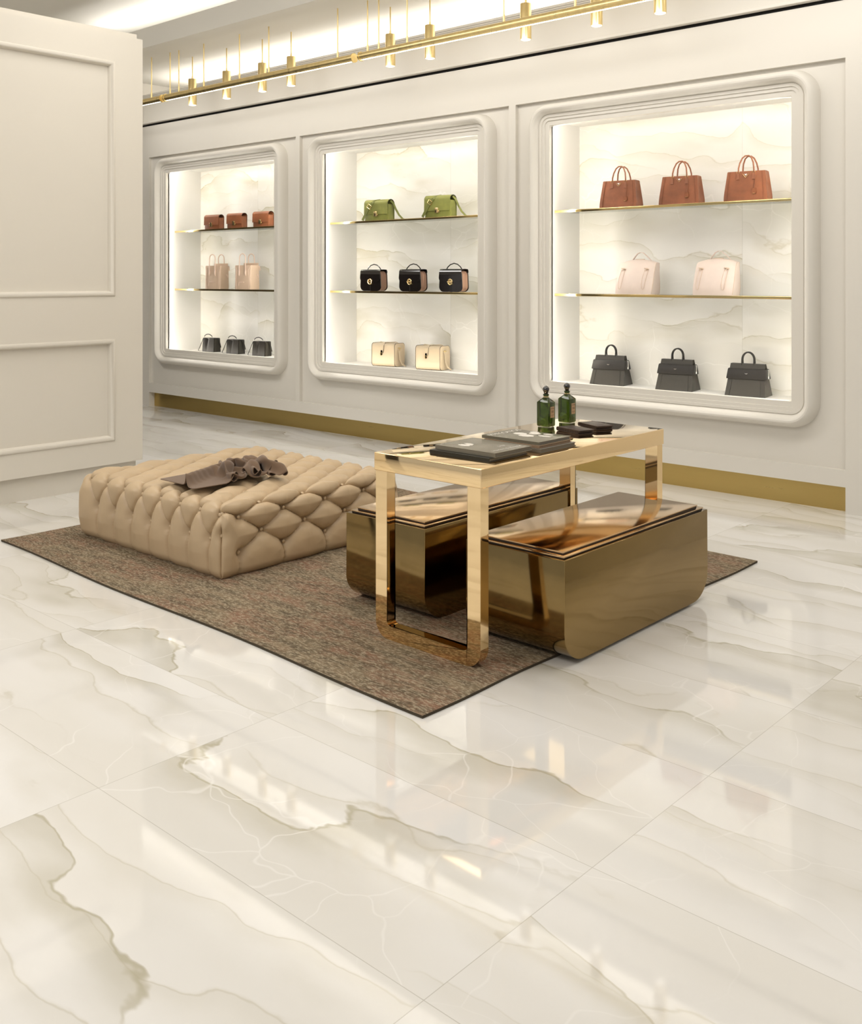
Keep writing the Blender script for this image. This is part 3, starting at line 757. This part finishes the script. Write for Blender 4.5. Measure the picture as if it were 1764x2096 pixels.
# ------------------------------------------------------------------ rug
RZT = .012
b = B(); NX, NY = 90, 70
cor = {(0, 0): (-5.273, 2.43), (1, 0): (-2.162, 2.361), (0, 1): (-5.20, 4.79), (1, 1): (-2.123, 4.752)}
def rugp(u, v):
    x = sum(cor[(i, j)][0]*(u if i else 1-u)*(v if j else 1-v) for i in (0, 1) for j in (0, 1))
    y = sum(cor[(i, j)][1]*(u if i else 1-u)*(v if j else 1-v) for i in (0, 1) for j in (0, 1))
    return x+.010*math.sin(v*23)*(1 if u in (0, 1) else 0)*.4, y+.012*math.sin(u*9+1)*(1-abs(2*v-1))*0+(.010*math.sin(u*11+.6) if v in (0, 1) else 0)
top = [[b.verts.new((*rugp(i/NX, j/NY), RZT-(.002 if i in (0, NX) or j in (0, NY) else 0))) for i in range(NX+1)] for j in range(NY+1)]
for j in range(NY):
    for i in range(NX): b.faces.new((top[j][i], top[j][i+1], top[j+1][i+1], top[j+1][i]))
rim = [top[0][i] for i in range(NX)]+[top[j][NX] for j in range(NY)]+[top[NY][i] for i in range(NX, 0, -1)]+[top[j][0] for j in range(NY, 0, -1)]
low = [b.verts.new((v.co.x, v.co.y, .0005)) for v in rim]
for k in range(len(rim)):
    f = b.faces.new((rim[k], low[k], low[(k+1) % len(rim)], rim[(k+1) % len(rim)])); f.material_index = 1
b.faces.new(low[::-1])
rug = ob('rug', b, [m_rug, M_simple('rug_binding', (.06, .045, .025), .9)], ang=60); tag(rug, 'mottled brown and grey wool rug under the ottoman and benches', 'rug')

# ------------------------------------------------------------------ gold display table
t = thing('display_table', 'polished gold display table straddling the two bronze benches', 'table', (-2.5175, 3.399, RZT))
hx, hy = .2675, .646; Z0 = -RZT
b = B(); box(b, -hx, hx, -hy, hy, .654+Z0, .723+Z0, bev=.003, seg=3); ob('tabletop', b, m_gold, t, 30)
for sy in (-1, 1):
    b = B(); ox, iz = .262, .052
    outer = [(-ox, .654+Z0)] + [(-ox+.065*(1-math.cos(a)), .065*(1-math.sin(a))) for a in [PI/2*k/8 for k in range(9)]]
    outer += [(ox-.065*(1-math.sin(a)), .065*(1-math.cos(a))) for a in [PI/2*k/8 for k in range(9)]] + [(ox, .654+Z0)]
    wi = .060; r = .020
    inner = [(ox-wi, .654+Z0)] + [(ox-wi-r*(1-math.cos(a)), iz+r*(1-math.sin(a))) for a in [PI/2*k/5 for k in range(6)]]
    inner += [(-ox+wi+r*(1-math.sin(a)), iz+r*(1-math.cos(a))) for a in [PI/2*k/5 for k in range(6)]] + [(-ox+wi, .654+Z0)]
    # left post, right post and bottom rail as one bent bar
    y0, y1 = (sy*(hy-.004), sy*(hy-.049))
    y0, y1 = min(y0, y1), max(y0, y1)
    loop = outer+inner
    prism(b, loop, 'y', y0, y1)
    bmesh.ops.triangulate(b, faces=[f for f in b.faces if len(f.verts) > 4], ngon_method='EAR_CLIP')
    ob('leg_frame', b, m_gold, t, 30)

# ------------------------------------------------------------------ bronze benches
def bench():
    t = thing('bench', 'right bronze bench, nearer the viewer and partly over the marble floor', 'bench', group='bronze benches')
    hx, L, H, r = .229, 1.09, .389-RZT, .13
    b = B(); poly = [(-L/2, H)] + [(-L/2+r*(1-math.cos(a)), r*.85*(1-math.sin(a))) for a in [PI/2*k/12 for k in range(13)]] + [(L/2-r*(1-math.sin(a)), r*.85*(1-math.cos(a))) for a in [PI/2*k/12 for k in range(13)]] + [(L/2, H)]
    prism(b, poly, 'x', -hx, hx)
    es = [e for e in b.edges if abs(e.verts[0].co.x-e.verts[1].co.x) < 1e-6 or (e.verts[0].co.z > H-1e-4 and e.verts[1].co.z > H-1e-4)]
    bmesh.ops.bevel(b, geom=es, offset=.0025, segments=2, affect='EDGES', profile=.5)
    ob('body', b, m_bench, t, 30)
    for nm, ins, z0, z1, m in (('shadow_gap', .016, -.002, .005, m_edge), ('top_step', .013, .005, .010, m_benchtop), ('shadow_gap', .033, .009, .016, m_edge), ('top_plate', .030, .016, .021, m_benchtop)):  # gap slabs are coloured dark as the shade under each plate
        b = B(); box(b, -hx+ins, hx-ins, -L/2+ins*1.15, L/2-ins*1.15, H+z0, H+z1, bev=0 if m is m_edge else .001); ob(nm, b, m, t)
    return t
t = bench(); t.location = (-2.280, 3.524, RZT)
dup(t, (-2.953, 3.522, RZT), 'left bronze bench, between the gold table and the tufted ottoman')

# ------------------------------------------------------------------ tufted ottoman
ox0, ox1, oy0, oy1, oh = -5.05, -3.79, 2.762, 3.945, .348
cx, cy = (ox0+ox1)/2, (oy0+oy1)/2; hx, hy = (ox1-ox0)/2, (oy1-oy0)/2
ot = thing('tufted_ottoman', 'large square beige leather ottoman with deep button tufting on the rug', 'ottoman', (cx, cy, RZT))
r = .062; HX, HY = .0825, .135
aq = PI/2*r
def fold(t):            # arc-length past the start of the rounded edge -> (outward, down)
    if t <= 0: return t, 0.0
    if t < aq: a = t/r; return r*math.sin(a), r*(1-math.cos(a))
    return r, r+(t-aq)
def surf(u, v, lo=True):
    """u: unfolded x measured from the right rounded edge start (+ = outward); v: unfolded y from the front edge start (+ = outward)"""
    du, zu = fold(u); dv, zv = fold(v)
    W2 = 2*(hx-r); D2 = 2*(hy-r)
    if u < -W2: d2, zu = fold(-W2-u); du = -W2-d2
    if v < -D2: d2, zv = fold(-D2-v); dv = -D2-d2
    if zu > .02 and zv > .02: return None
    z = oh-zu-zv
    if z < 0: return None
    return Vector((hx-r+du, -(hy-r)-dv, z))
ub = lambda k: .030+HX*k
vb = lambda j: .0735-HY*j      # j = 0 on the front edge, growing to the back
KU = range(-18, 4); JV = range(-1, 12)
W2, D2 = 2*(hx-r), 2*(hy-r)
seams, buttons = [], []
def okb(k, j):
    return (k+j) % 2 == 0
def add_seg(p, q, n=26):
    for i in range(n+1):
        f = i/n; s = surf(p[0]+(q[0]-p[0])*f, p[1]+(q[1]-p[1])*f)
        if s is not None: seams.append(s)
for k in KU:
    for j in JV:
        if not okb(k, j): continue
        u, v = ub(k), vb(j)
        front, right = v > 0.05, u > 0.05
        if front and right: continue
        s = surf(u, v)
        if s is None: continue
        buttons.append(s)
        for dk in (-1, 1):
            if j+1 in JV and k+dk in KU: add_seg((u, v), (ub(k+dk), vb(j+1)))
        if j == -1 and -16 < k < 1: add_seg((u, v), (u, v+.30), 40)
        if k == 3: add_seg((u, v), (u+.25, v), 40)
        if k == KU[0]: add_seg((u, v), (u-.25, v), 40)
        if j == JV[-1]: add_seg((u, v), (u, v-.25), 40)
for i in range(60):     # seam down the near corner
    seams.append(Vector((hx-.006, -hy+.006, .32*i/59)))
for z in (.318, .20): buttons.append(Vector((hx-.008, -hy+.008, z)))
ks = kdtree.KDTree(len(seams))
for i, s in enumerate(seams): ks.insert(s, i)
ks.balance()
kb = kdtree.KDTree(len(buttons))
for i, s in enumerate(buttons): kb.insert(s, i)
kb.balance()
b = B(); cache = {}
NXg, NYg, NZg = 250, 234, 70
def gv(ix, iy, iz):
    key = (ix, iy, iz)
    if key not in cache: cache[key] = b.verts.new((-hx+2*hx*ix/NXg, -hy+2*hy*iy/NYg, oh*iz/NZg))
    return cache[key]
for i in range(NXg):
    for j in range(NYg): b.faces.new((gv(i, j, NZg), gv(i+1, j, NZg), gv(i+1, j+1, NZg), gv(i, j+1, NZg)))
    for k in range(NZg):
        b.faces.new((gv(i, 0, k), gv(i+1, 0, k), gv(i+1, 0, k+1), gv(i, 0, k+1))); b.faces.new((gv(i+1, NYg, k), gv(i, NYg, k), gv(i, NYg, k+1), gv(i+1, NYg, k+1)))
for j in range(NYg):
    for k in range(NZg):
        b.faces.new((gv(NXg, j, k), gv(NXg, j+1, k), gv(NXg, j+1, k+1), gv(NXg, j, k+1))); b.faces.new((gv(0, j+1, k), gv(0, j, k), gv(0, j, k+1), gv(0, j+1, k+1)))
b.faces.new([gv(i, 0, 0) for i in range(NXg, 0, -1)]+[gv(0, j, 0) for j in range(0, NYg)]+[gv(i, NYg, 0) for i in range(0, NXg)]+[gv(NXg, j, 0) for j in range(NYg, 0, -1)])
def base_pt(p):
    q = Vector((max(-hx+r, min(hx-r, p.x)), max(-hy+r, min(hy-r, p.y)), min(oh-r, p.z)))
    rc = .03
    if p.z < oh-r:      # vertical corner edges are tighter
        q = Vector((max(-hx+rc, min(hx-rc, p.x)), max(-hy+rc, min(hy-rc, p.y)), p.z)); rr = rc
        f = min(1, (oh-r-p.z)/.05); rr = rc*f+r*(1-f); q = Vector((max(-hx+rr, min(hx-rr, p.x)), max(-hy+rr, min(hy-rr, p.y)), p.z))
    else: rr = r
    d = p-q
    if d.length < 1e-9: return p.copy(), Vector((0, 0, 1))
    n = d.normalized()
    dist = min(d.length, rr) if d.length <= rr else rr
    return q+n*rr if (abs(d.x) > 1e-9)+(abs(d.y) > 1e-9)+(abs(d.z) > 1e-9) > 1 else p.copy(), n
for v in b.verts:
    p, n = base_pt(v.co.copy())
    _, _, ds = ks.find(p); _, _, db = kb.find(p)
    puff = .034*(1-math.exp(-(ds/.042))) - .014*math.exp(-(ds/.0042)**1.3) - .028*math.exp(-(db/.028)**2)
    zf = p.z/oh
    if zf < .30: puff *= .45+.55*zf/.30
    if zf < .12: n = Vector((n.x, n.y, n.z)); p -= n*.022*((.12-zf)/.12)**2
    v.co = p+n*(puff-.017)
ob('cushion', b, m_tan, ot, 70)
bm0 = None; nb = 0
for s in buttons:
    vis = s.z > oh-.03 or s.x > hx-.03 or s.y < -hy+.03
    if not vis: continue
    p, n = base_pt(s+(s-Vector((0, 0, .15))).normalized()*.0) if s.z < oh-.002 else (s, Vector((0, 0, 1)))
    if s.z < oh-r+.001:
        n = Vector((1, 0, 0)) if s.x > hx-.02 else (Vector((-1, 0, 0)) if s.x < -hx+.02 else Vector((0, -1, 0) if s.y < 0 else (0, 1, 0)))
        if s.x > hx-.02 and s.y < -hy+.02: n = Vector((.7, -.7, 0))
        p = s
    if bm0 is None:
        bb = B(); bmesh.ops.create_uvsphere(bb, u_segments=12, v_segments=8, radius=.0085, matrix=Matrix.Diagonal((1, 1, .5, 1)))
        o = ob('button', bb, m_tan, ot); bm0 = o
    else: o = bm0.copy(); C.objects.link(o); o.parent = ot
    o.location = p-n*.028; o.rotation_euler = n.to_track_quat('Z', 'Y').to_euler(); nb += 1

# ------------------------------------------------------------------ crumpled scarf on the ottoman: 51 rows of 15 points of a dropped cloth, in millimetres
SCARF = (
 -123,-5,7, -102,-3,7, -82,-1,7, -61,1,7, -41,3,7, -21,5,7, 0,7,7, 20,9,7, 40,11,7, 54,8,28, 61,1,63, 75,-4,34, 89,-7,7, 110,-6,7, 130,-6,7,
 -125,18,7, -104,20,7, -84,21,7, -63,23,7, -43,25,7, -22,27,7, -2,29,7, 18,31,7, 38,34,10, 44,25,50, 62,23,56, 69,16,14, 89,16,7, 110,16,7, 130,16,7,
 -127,40,7, -106,42,7, -86,44,7, -65,46,7, -45,48,7, -24,50,7, -4,52,7, 16,54,7, 32,52,31, 42,47,65, 55,42,34, 69,38,7, 89,39,7, 109,39,7, 130,39,7,
 -129,63,7, -108,65,7, -88,67,7, -67,68,7, -47,70,7, -26,72,7, -6,74,7, 14,76,13, 21,69,54, 40,68,51, 48,60,11, 68,61,7, 89,61,7, 109,62,7, 130,62,7,
 -131,85,7, -110,87,7, -90,89,7, -69,91,7, -49,93,7, -29,94,7, -8,96,7, 5,93,35, 20,91,62, 30,84,26, 47,83,7, 68,83,7, 88,84,7, 109,84,7, 129,85,7,
 -133,108,7, -112,110,7, -92,112,7, -71,113,7, -51,115,7, -30,117,7, -11,118,16, -2,112,57, 16,111,42, 26,105,7, 47,105,7, 67,106,7, 88,106,7, 108,107,7, 129,107,7,
 -135,131,7, -114,133,7, -94,134,7, -73,135,7, -53,137,7, -32,139,7, -20,135,37, -3,134,57, 6,127,18, 26,127,7, 46,128,7, 67,128,7, 87,129,7, 108,130,7, 128,130,7,
 -136,154,7, -116,155,7, -95,156,7, -75,158,7, -54,159,7, -35,161,16, -25,155,56, -8,154,37, 5,149,7, 25,150,7, 45,150,7, 66,151,7, 86,152,7, 107,152,7, 127,153,7,
 -137,178,7, -117,178,7, -97,179,7, -76,180,7, -56,181,7, -44,178,37, -26,178,54, -16,172,14, 4,172,7, 24,172,7, 45,173,7, 65,174,7, 86,174,7, 106,175,7, 126,176,7,
 -137,201,7, -118,201,8, -98,202,7, -77,202,7, -57,203,14, -48,199,54, -30,198,36, -17,194,7, 4,194,7, 24,195,7, 44,195,7, 64,196,7, 85,197,9, 105,197,17, 125,196,25,
 -133,225,7, -116,221,30, -98,224,7, -78,225,7, -64,223,29, -48,221,56, -36,218,19, -17,217,7, 3,217,7, 24,217,7, 44,218,7, 62,216,30, 82,214,42, 103,214,50, 123,214,54,
 -126,247,7, -111,243,33, -92,240,37, -78,247,7, -61,245,25, -47,244,51, -30,238,33, -15,225,34, 4,232,30, 24,235,28, 43,237,24, 64,239,26, 83,234,28, 103,232,29, 123,232,28,
 -118,268,7, -99,259,12, -86,261,50, -67,257,40, -52,263,11, -34,254,19, -19,250,49, -6,236,67, 8,219,69, 27,215,50, 46,219,48, 62,218,21, 80,216,7, 101,215,7, 121,214,7,
 -109,288,7, -90,280,7, -73,275,26, -60,276,62, -41,273,45, -24,273,21, -6,261,28, 9,248,47, 22,234,70, 37,220,85, 52,205,76, 68,201,47, 79,194,13, 100,192,7, 121,192,7,
 -103,306,7, -84,301,10, -65,296,17, -51,295,48, -35,292,68, -16,288,51, 1,277,58, 17,265,70, 34,252,79, 46,235,58, 51,216,36, 65,200,24, 83,197,48, 104,191,47, 123,185,42,
 -101,325,24, -84,317,44, -64,316,42, -47,317,46, -28,312,52, -9,306,53, 9,295,53, 26,282,53, 32,263,41, 40,244,17, 56,230,7, 74,219,7, 92,211,20, 110,212,38, 130,206,40,
 -103,341,53, -83,339,44, -65,335,25, -48,324,10, -32,310,10, -15,298,17, 1,285,21, 18,274,18, 34,265,7, 54,261,18, 61,241,38, 81,234,38, 96,233,7, 116,231,13, 136,227,24,
 -106,351,15, -92,336,7, -77,321,7, -61,306,11, -45,294,21, -28,281,29, -10,269,37, 7,257,40, 26,246,33, 45,244,32, 63,254,30, 82,252,23, 102,254,22, 119,253,7, 137,250,26,
 -120,334,10, -105,321,21, -89,307,31, -73,294,40, -57,279,44, -40,265,42, -23,253,27, -3,252,8, 18,256,7, 39,261,7, 59,267,7, 79,271,7, 99,275,7, 119,276,15, 123,262,50,
 -131,327,49, -118,310,51, -104,293,45, -88,279,32, -69,270,15, -48,269,7, -27,271,7, -6,274,7, 14,279,7, 34,283,7, 54,288,7, 75,293,7, 96,297,9, 102,283,39, 106,262,25,
 -146,316,34, -129,306,16, -109,300,7, -89,296,7, -69,293,7, -49,292,9, -29,293,7, -10,297,7, 10,301,7, 30,306,7, 50,310,7, 71,315,7, 80,303,36, 83,281,20, 86,261,35,
 -145,333,7, -125,328,7, -105,323,7, -85,319,8, -67,314,22, -49,311,33, -29,310,34, -14,319,7, 6,324,7, 26,328,7, 46,332,7, 58,323,37, 59,300,34, 72,286,55, 91,278,56,
 -140,355,19, -121,349,24, -101,344,23, -82,340,8, -62,335,7, -42,329,9, -27,332,39, -18,339,29, 1,345,13, 21,350,13, 36,342,38, 43,324,61, 62,316,64, 80,307,52, 92,296,24,
 -135,376,32, -115,369,39, -96,366,21, -77,362,7, -56,356,7, -36,350,7, -16,343,10, 1,344,36, -4,365,41, 17,362,52, 32,353,74, 50,344,61, 66,335,40, 84,326,27, 98,315,7,
 -126,371,7, -108,380,10, -90,387,27, -71,383,16, -50,377,13, -30,372,8, -10,365,7, 11,359,7, 10,378,28, 21,381,65, 40,373,61, 57,363,47, 73,355,22, 90,345,7, 108,334,7,
 -119,351,7, -100,358,7, -81,366,23, -67,375,54, -47,381,56, -26,381,49, -7,372,46, 13,377,38, 27,385,8, 31,398,47, 49,393,60, 68,381,55, 85,371,39, 101,366,9, 119,354,7,
 -118,335,28, -100,345,40, -83,350,56, -64,355,68, -46,361,54, -27,370,46, -14,389,43, 2,391,11, 17,406,7, 37,412,14, 53,399,19, 71,388,16, 88,376,18, 101,364,44, 120,354,46,
 -128,352,47, -111,360,61, -91,368,53, -74,363,28, -54,370,19, -36,378,7, -18,383,19, -8,403,34, 12,400,45, 27,391,18, 44,380,7, 61,369,7, 79,357,7, 96,347,14, 113,336,25,
 -137,373,46, -118,379,41, -101,376,15, -81,381,7, -62,388,7, -45,396,23, -30,396,52, -14,388,65, 1,383,31, 16,374,7, 33,362,7, 51,350,7, 68,338,7, 86,327,7, 105,317,13,
 -144,395,37, -126,396,15, -107,398,7, -87,403,7, -73,398,34, -56,398,65, -43,382,63, -26,375,41, -11,369,17, 5,355,9, 22,345,21, 41,337,30, 61,331,39, 80,325,46, 100,321,54,
 -147,418,33, -128,419,20, -109,420,13, -95,414,43, -79,406,68, -63,399,49, -50,389,23, -32,380,7, -13,372,7, 3,367,36, 24,362,43, 44,357,44, 64,352,50, 83,346,42, 103,341,36,
 -148,442,33, -128,441,30, -108,440,35, -94,433,65, -75,427,56, -60,419,31, -44,410,7, -26,402,12, -7,394,17, 10,386,14, 30,381,20, 50,376,24, 69,371,26, 87,366,27, 104,359,7,
 -146,465,37, -126,464,34, -108,460,54, -90,454,51, -70,448,41, -55,440,16, -37,432,7, -19,424,18, 0,415,24, 18,407,21, 36,401,7, 56,396,8, 75,391,8, 94,387,26, 112,380,12,
 -142,487,27, -123,486,44, -103,482,54, -83,475,56, -64,467,42, -47,461,21, -29,453,7, -10,444,7, 7,437,28, 25,429,22, 42,423,12, 60,417,24, 80,412,26, 100,408,17, 117,400,35,
 -131,475,7, -114,487,7, -95,494,20, -76,494,37, -56,488,48, -38,478,41, -20,473,22, -2,466,8, 15,458,21, 33,449,31, 51,441,29, 68,436,7, 84,434,30, 101,427,42, 117,419,63,
 -122,458,23, -104,468,20, -86,475,8, -67,483,7, -48,491,9, -29,496,25, -11,490,41, 8,480,36, 25,476,7, 43,466,9, 61,460,31, 78,446,35, 95,439,7, 110,445,38, 124,438,70,
 -115,442,46, -96,450,41, -79,455,17, -60,463,16, -40,469,8, -21,478,7, -2,486,7, 17,494,15, 36,495,20, 54,485,7, 72,473,7, 90,462,15, 107,450,24, 122,438,7, 137,434,37,
 -108,422,29, -90,430,23, -71,435,33, -52,442,31, -33,450,25, -14,458,19, 5,465,7, 24,472,16, 42,477,34, 62,484,42, 82,488,27, 100,481,9, 117,468,7, 134,456,7, 150,442,7,
 -103,404,7, -84,410,7, -64,415,20, -45,421,30, -26,429,22, -8,436,7, 11,444,7, 31,451,16, 50,459,12, 69,465,23, 88,469,39, 108,476,47, 128,479,35, 147,473,16, 163,460,7,
 -97,382,8, -78,388,7, -58,395,7, -39,401,10, -20,407,7, -1,415,7, 18,422,7, 37,430,7, 56,438,7, 76,446,7, 96,452,13, 115,456,31, 132,459,55, 152,460,48, 172,458,31,
 -97,388,50, -77,391,49, -56,392,47, -36,392,47, -15,396,43, 4,401,34, 24,404,25, 44,411,21, 63,418,19, 82,426,18, 101,430,18, 115,435,46, 134,437,66, 151,437,42, 166,436,16,
 -98,409,32, -78,410,31, -58,413,37, -37,412,37, -17,415,51, 3,419,56, 22,423,40, 42,426,45, 61,430,53, 80,429,66, 95,414,52, 112,417,74, 132,415,61, 140,422,21, 158,414,10,
 -100,428,7, -79,429,7, -58,431,9, -38,433,23, -21,435,50, -1,440,58, 18,444,53, 35,436,76, 51,423,85, 68,410,80, 87,400,83, 106,396,64, 116,413,38, 129,405,9, 146,396,25,
 -101,451,8, -81,450,22, -62,450,33, -43,453,43, -23,457,44, -4,450,39, 6,434,66, 23,419,72, 39,406,71, 57,392,70, 76,388,53, 89,406,55, 100,403,21, 116,391,39, 132,379,23,
 -105,465,42, -85,469,43, -65,471,28, -48,462,9, -31,447,10, -16,433,24, -2,419,37, 11,403,57, 27,391,47, 47,390,30, 61,401,57, 73,408,32, 86,390,26, 105,390,7, 124,397,7,
 -110,484,27, -93,474,7, -77,459,7, -61,444,7, -45,431,21, -30,421,47, -17,404,45, 0,398,20, 20,403,11, 33,405,46, 48,415,42, 59,406,8, 80,408,7, 100,413,7, 119,418,7,
 -123,470,7, -106,456,8, -90,444,24, -75,430,28, -59,420,49, -43,406,39, -27,410,10, -8,418,7, 7,419,32, 23,424,53, 36,427,18, 57,427,22, 77,429,26, 94,435,7, 114,440,7,
 -135,452,7, -119,439,16, -103,429,38, -87,416,48, -71,406,29, -55,415,7, -38,428,8, -19,435,26, -4,434,57, 13,442,41, 33,444,45, 54,447,47, 71,450,20, 89,457,7, 108,459,27,
 -148,436,22, -132,426,43, -116,412,41, -99,410,16, -82,421,7, -65,431,25, -48,440,40, -30,447,58, -11,456,62, 8,462,55, 28,464,41, 45,465,22, 61,466,24, 79,458,44, 96,447,54,
 -161,422,43, -145,412,25, -127,419,7, -109,429,7, -92,440,16, -76,450,34, -57,459,48, -38,465,41, -19,464,25, 1,459,16, 18,452,8, 38,446,7, 52,445,36, 70,440,32, 87,430,30,
 -173,416,11, -155,428,7, -137,439,7, -119,448,17, -101,459,16, -83,470,22, -63,468,10, -46,455,7, -26,446,7, -8,438,18, 12,431,13, 31,424,12, 48,422,40, 63,421,10, 83,415,7)
b = B(); rows = [[b.verts.new((SCARF[(j*15+i)*3]/760, SCARF[(j*15+i)*3+1]/900-.265, SCARF[(j*15+i)*3+2]/760)) for i in range(15)] for j in range(51)]
for j in range(50):
    for i in range(14): b.faces.new((rows[j][i], rows[j][i+1], rows[j+1][i+1], rows[j+1][i]))
sc = ob1('scarf', b, m_scarf, None, 180)
md = sc.modifiers.new('soften', 'SUBSURF'); md.levels = 2; md.render_levels = 2
md = sc.modifiers.new('weave', 'SOLIDIFY'); md.thickness = .003; md.offset = 0
sc.location = (-4.235, 3.105, RZT+.364); sc.rotation_euler = (0, 0, math.radians(-4))
tag(sc, 'crumpled brown scarf lying on the tufted ottoman', 'scarf')

# ------------------------------------------------------------------ things on the table
TZ = .7232
def bottle():
    t = thing('perfume_bottle', 'green glass decanter with black ball stopper, nearer one beside the books', 'bottle', group='green perfume decanters')
    hx_, hy_ = .0325, .027
    def ring(z, fx): return [(x, y, z) for x, y in rrect(-hx_*fx, hx_*fx, -hy_*fx, hy_*fx, .003, 2)]
    b = B(); loft(b, [ring(0, .90), ring(.003, .98), ring(.006, 1), ring(.108, 1), ring(.110, .985), ring(.127, .42), ring(.130, .38)]); ob('glass_body', b, m_bglass, t, 30)
    b = B(); lathe(b, [(.011, .128), (.011, .138), (.0135, .139), (.0135, .146), (.009, .147)], 20); nk = ob('neck', b, m_bglass, t)
    b = B(); lathe(b, [(.0112, .131), (.0128, .1315), (.0128, .1355), (.0112, .136)], 20); ob('gold_ring', b, m_gmetal, nk)
    b = B(); lathe(b, [(.008, .143), (.0095, .150), (.011, .153)]+[(.0150*math.cos(a), .167+.0155*math.sin(a)) for a in [-.75+2.28*k/12 for k in range(13)]]+[(.003, .1835)], 24)
    for v in b.verts:
        if v.co.z > .155:
            a = math.atan2(v.co.y, v.co.x); k = 1+.05*math.cos(8*a); v.co.x *= k; v.co.y *= k
    ob('stopper', b, m_stop, t, 60)
    b = B(); box(b, hx_, hx_+.0012, -.012, .017, .040, .090); lb = ob('paper_label', b, m_label, t)
    Rm = Matrix(((0, 0, 1, hx_+.0014), (1, 0, 0, .0025), (0, 1, 0, 0), (0, 0, 0, 1)))
    for txt, z, s in (('TOM FORD', .082, .0052), ('ITALIAN', .070, .0050), ('CYPRESS', .0645, .0050), ('EAU DE PARFUM', .052, .0030), ('50 ML', .047, .0030)):
        text_mesh('label_text', txt, s, m_ink, lb, Matrix.Translation((0, 0, z)) @ Rm, .0001)
    return t
t = bottle(); t.location = (-2.6905, 3.760, TZ)
dup(t, (-2.6935, 3.932, TZ), 'green glass decanter with black ball stopper, farther one behind the wallets')

def wallet():
    t = thing('wallet', 'dark brown folded wallet lying nearest the green decanters', 'wallet', group='dark brown wallets')
    for z0, z1, x1 in ((0, .0042, .072), (.0052, .0085, .066), (.0095, .0125, .072), (.0135, .018, .075)):
        b = B(); box(b, -.075, x1, -.042, .042, z0, z1, bev=.0012); ob('leaf', b, m_wallet, t)
    b = B(); prism(b, [(-.075-.009*math.sin(a), .009-.009*math.cos(a)) for a in [PI*k/8 for k in range(9)]], 'y', -.042, .042); ob('fold', b, m_wallet, t)
    return t
t = wallet(); t.location = (-2.488, 3.700, TZ); t.rotation_euler[2] = math.radians(-16)
dup(t, (-2.494, 3.868, TZ), 'dark brown folded wallet lying farther back on the gold table', math.radians(-24))

def book(name, label, x0, x1, y0, y1, z0, z1, mc, mp_, cat='book', spine_front=False):
    cx, cy = (x0+x1)/2, (y0+y1)/2
    t = thing(name, label, cat, (cx, cy, z0)); h = z1-z0; X, Y = (x1-x0)/2, (y1-y0)/2
    b = B(); box(b, -X, X, -Y, Y, h-.0025, h, bev=.0006); box(b, -X, X, -Y, Y, 0, .0025, bev=.0006); box(b, -X, X, -Y, -Y+.003, .0025, h-.0025)
    co = ob('cover', b, mc, t)
    b = B(); box(b, -X+.003, X-.003, -Y+.003, Y-.004, .0025, h-.0025); ob('pages', b, mp_, t)
    return t, co
t, co = book('book', 'black-spined book at the bottom of the front stack on the gold table', -2.606, -2.313, 2.876, 3.112, TZ, .7375, m_spine, m_greyb)
t, co = book('book', 'grey-olive book with white lettering on top of the front stack', -2.598, -2.303, 2.900, 3.127, .7377, .7545, m_cover, m_greyb)
h = .7545-.7377
Rt = lambda x, y: Matrix.Translation((x, y, h+.0004)) @ Matrix.Rotation(PI/2, 4, 'Z')
text_mesh('title_text', 'interiors & lifestyle', .0225, m_print, co, Rt(.112, .0))
text_mesh('small_text', 'Living', .015, m_print, co, Rt(.062, .030))
b = B()
for k, (x, y, rx, ry) in enumerate(((-.055, -.05, .026, .016), (-.06, -.015, .022, .010), (-.045, -.032, .016, .012))):
    prism(b, [(x+rx*math.cos(2*PI*i/18)*(1+.15*math.sin(3*i)), y+ry*math.sin(2*PI*i/18)) for i in range(18)], 'z', h, h+.0003+k*.0001)
ob('cover_picture', b, m_print, co)
t, co = book('book', 'grey book at the bottom of the rear stack on the gold table', -2.578, -2.285, 3.160, 3.398, TZ, .7385, m_greyb, m_greyb)
t, co = book('book', 'thin tan book in the middle of the rear stack', -2.570, -2.298, 3.166, 3.385, .7387, .7495, m_pages, m_pages)
t, co = book('book', 'dark book with white round pictures on top of the rear stack', -2.588, -2.303, 3.172, 3.388, .7497, .7620, m_cover2, m_greyb)
h = .7620-.7497
text_mesh('title_text', 'MYKONOS', .042, m_print, co, Rt(-.108, .0))
b = B()
k = 0
for (x, y, rx, ry) in ((-.045, .02, .030, .024), (.005, -.006, .034, .026), (.0, .06, .026, .02), (-.02, .085, .02, .016), (.07, .03, .03, .014), (.055, .075, .022, .012)):
    k += 1; prism(b, [(x+rx*math.cos(2*PI*i/22)*(1+.07*math.sin(2.0*i+k)), y+ry*math.sin(2*PI*i/22)*(1+.07*math.cos(3.0*i))) for i in range(22)], 'z', h, h+.0003+k*.00008)
ob('cover_picture', b, m_print, co)
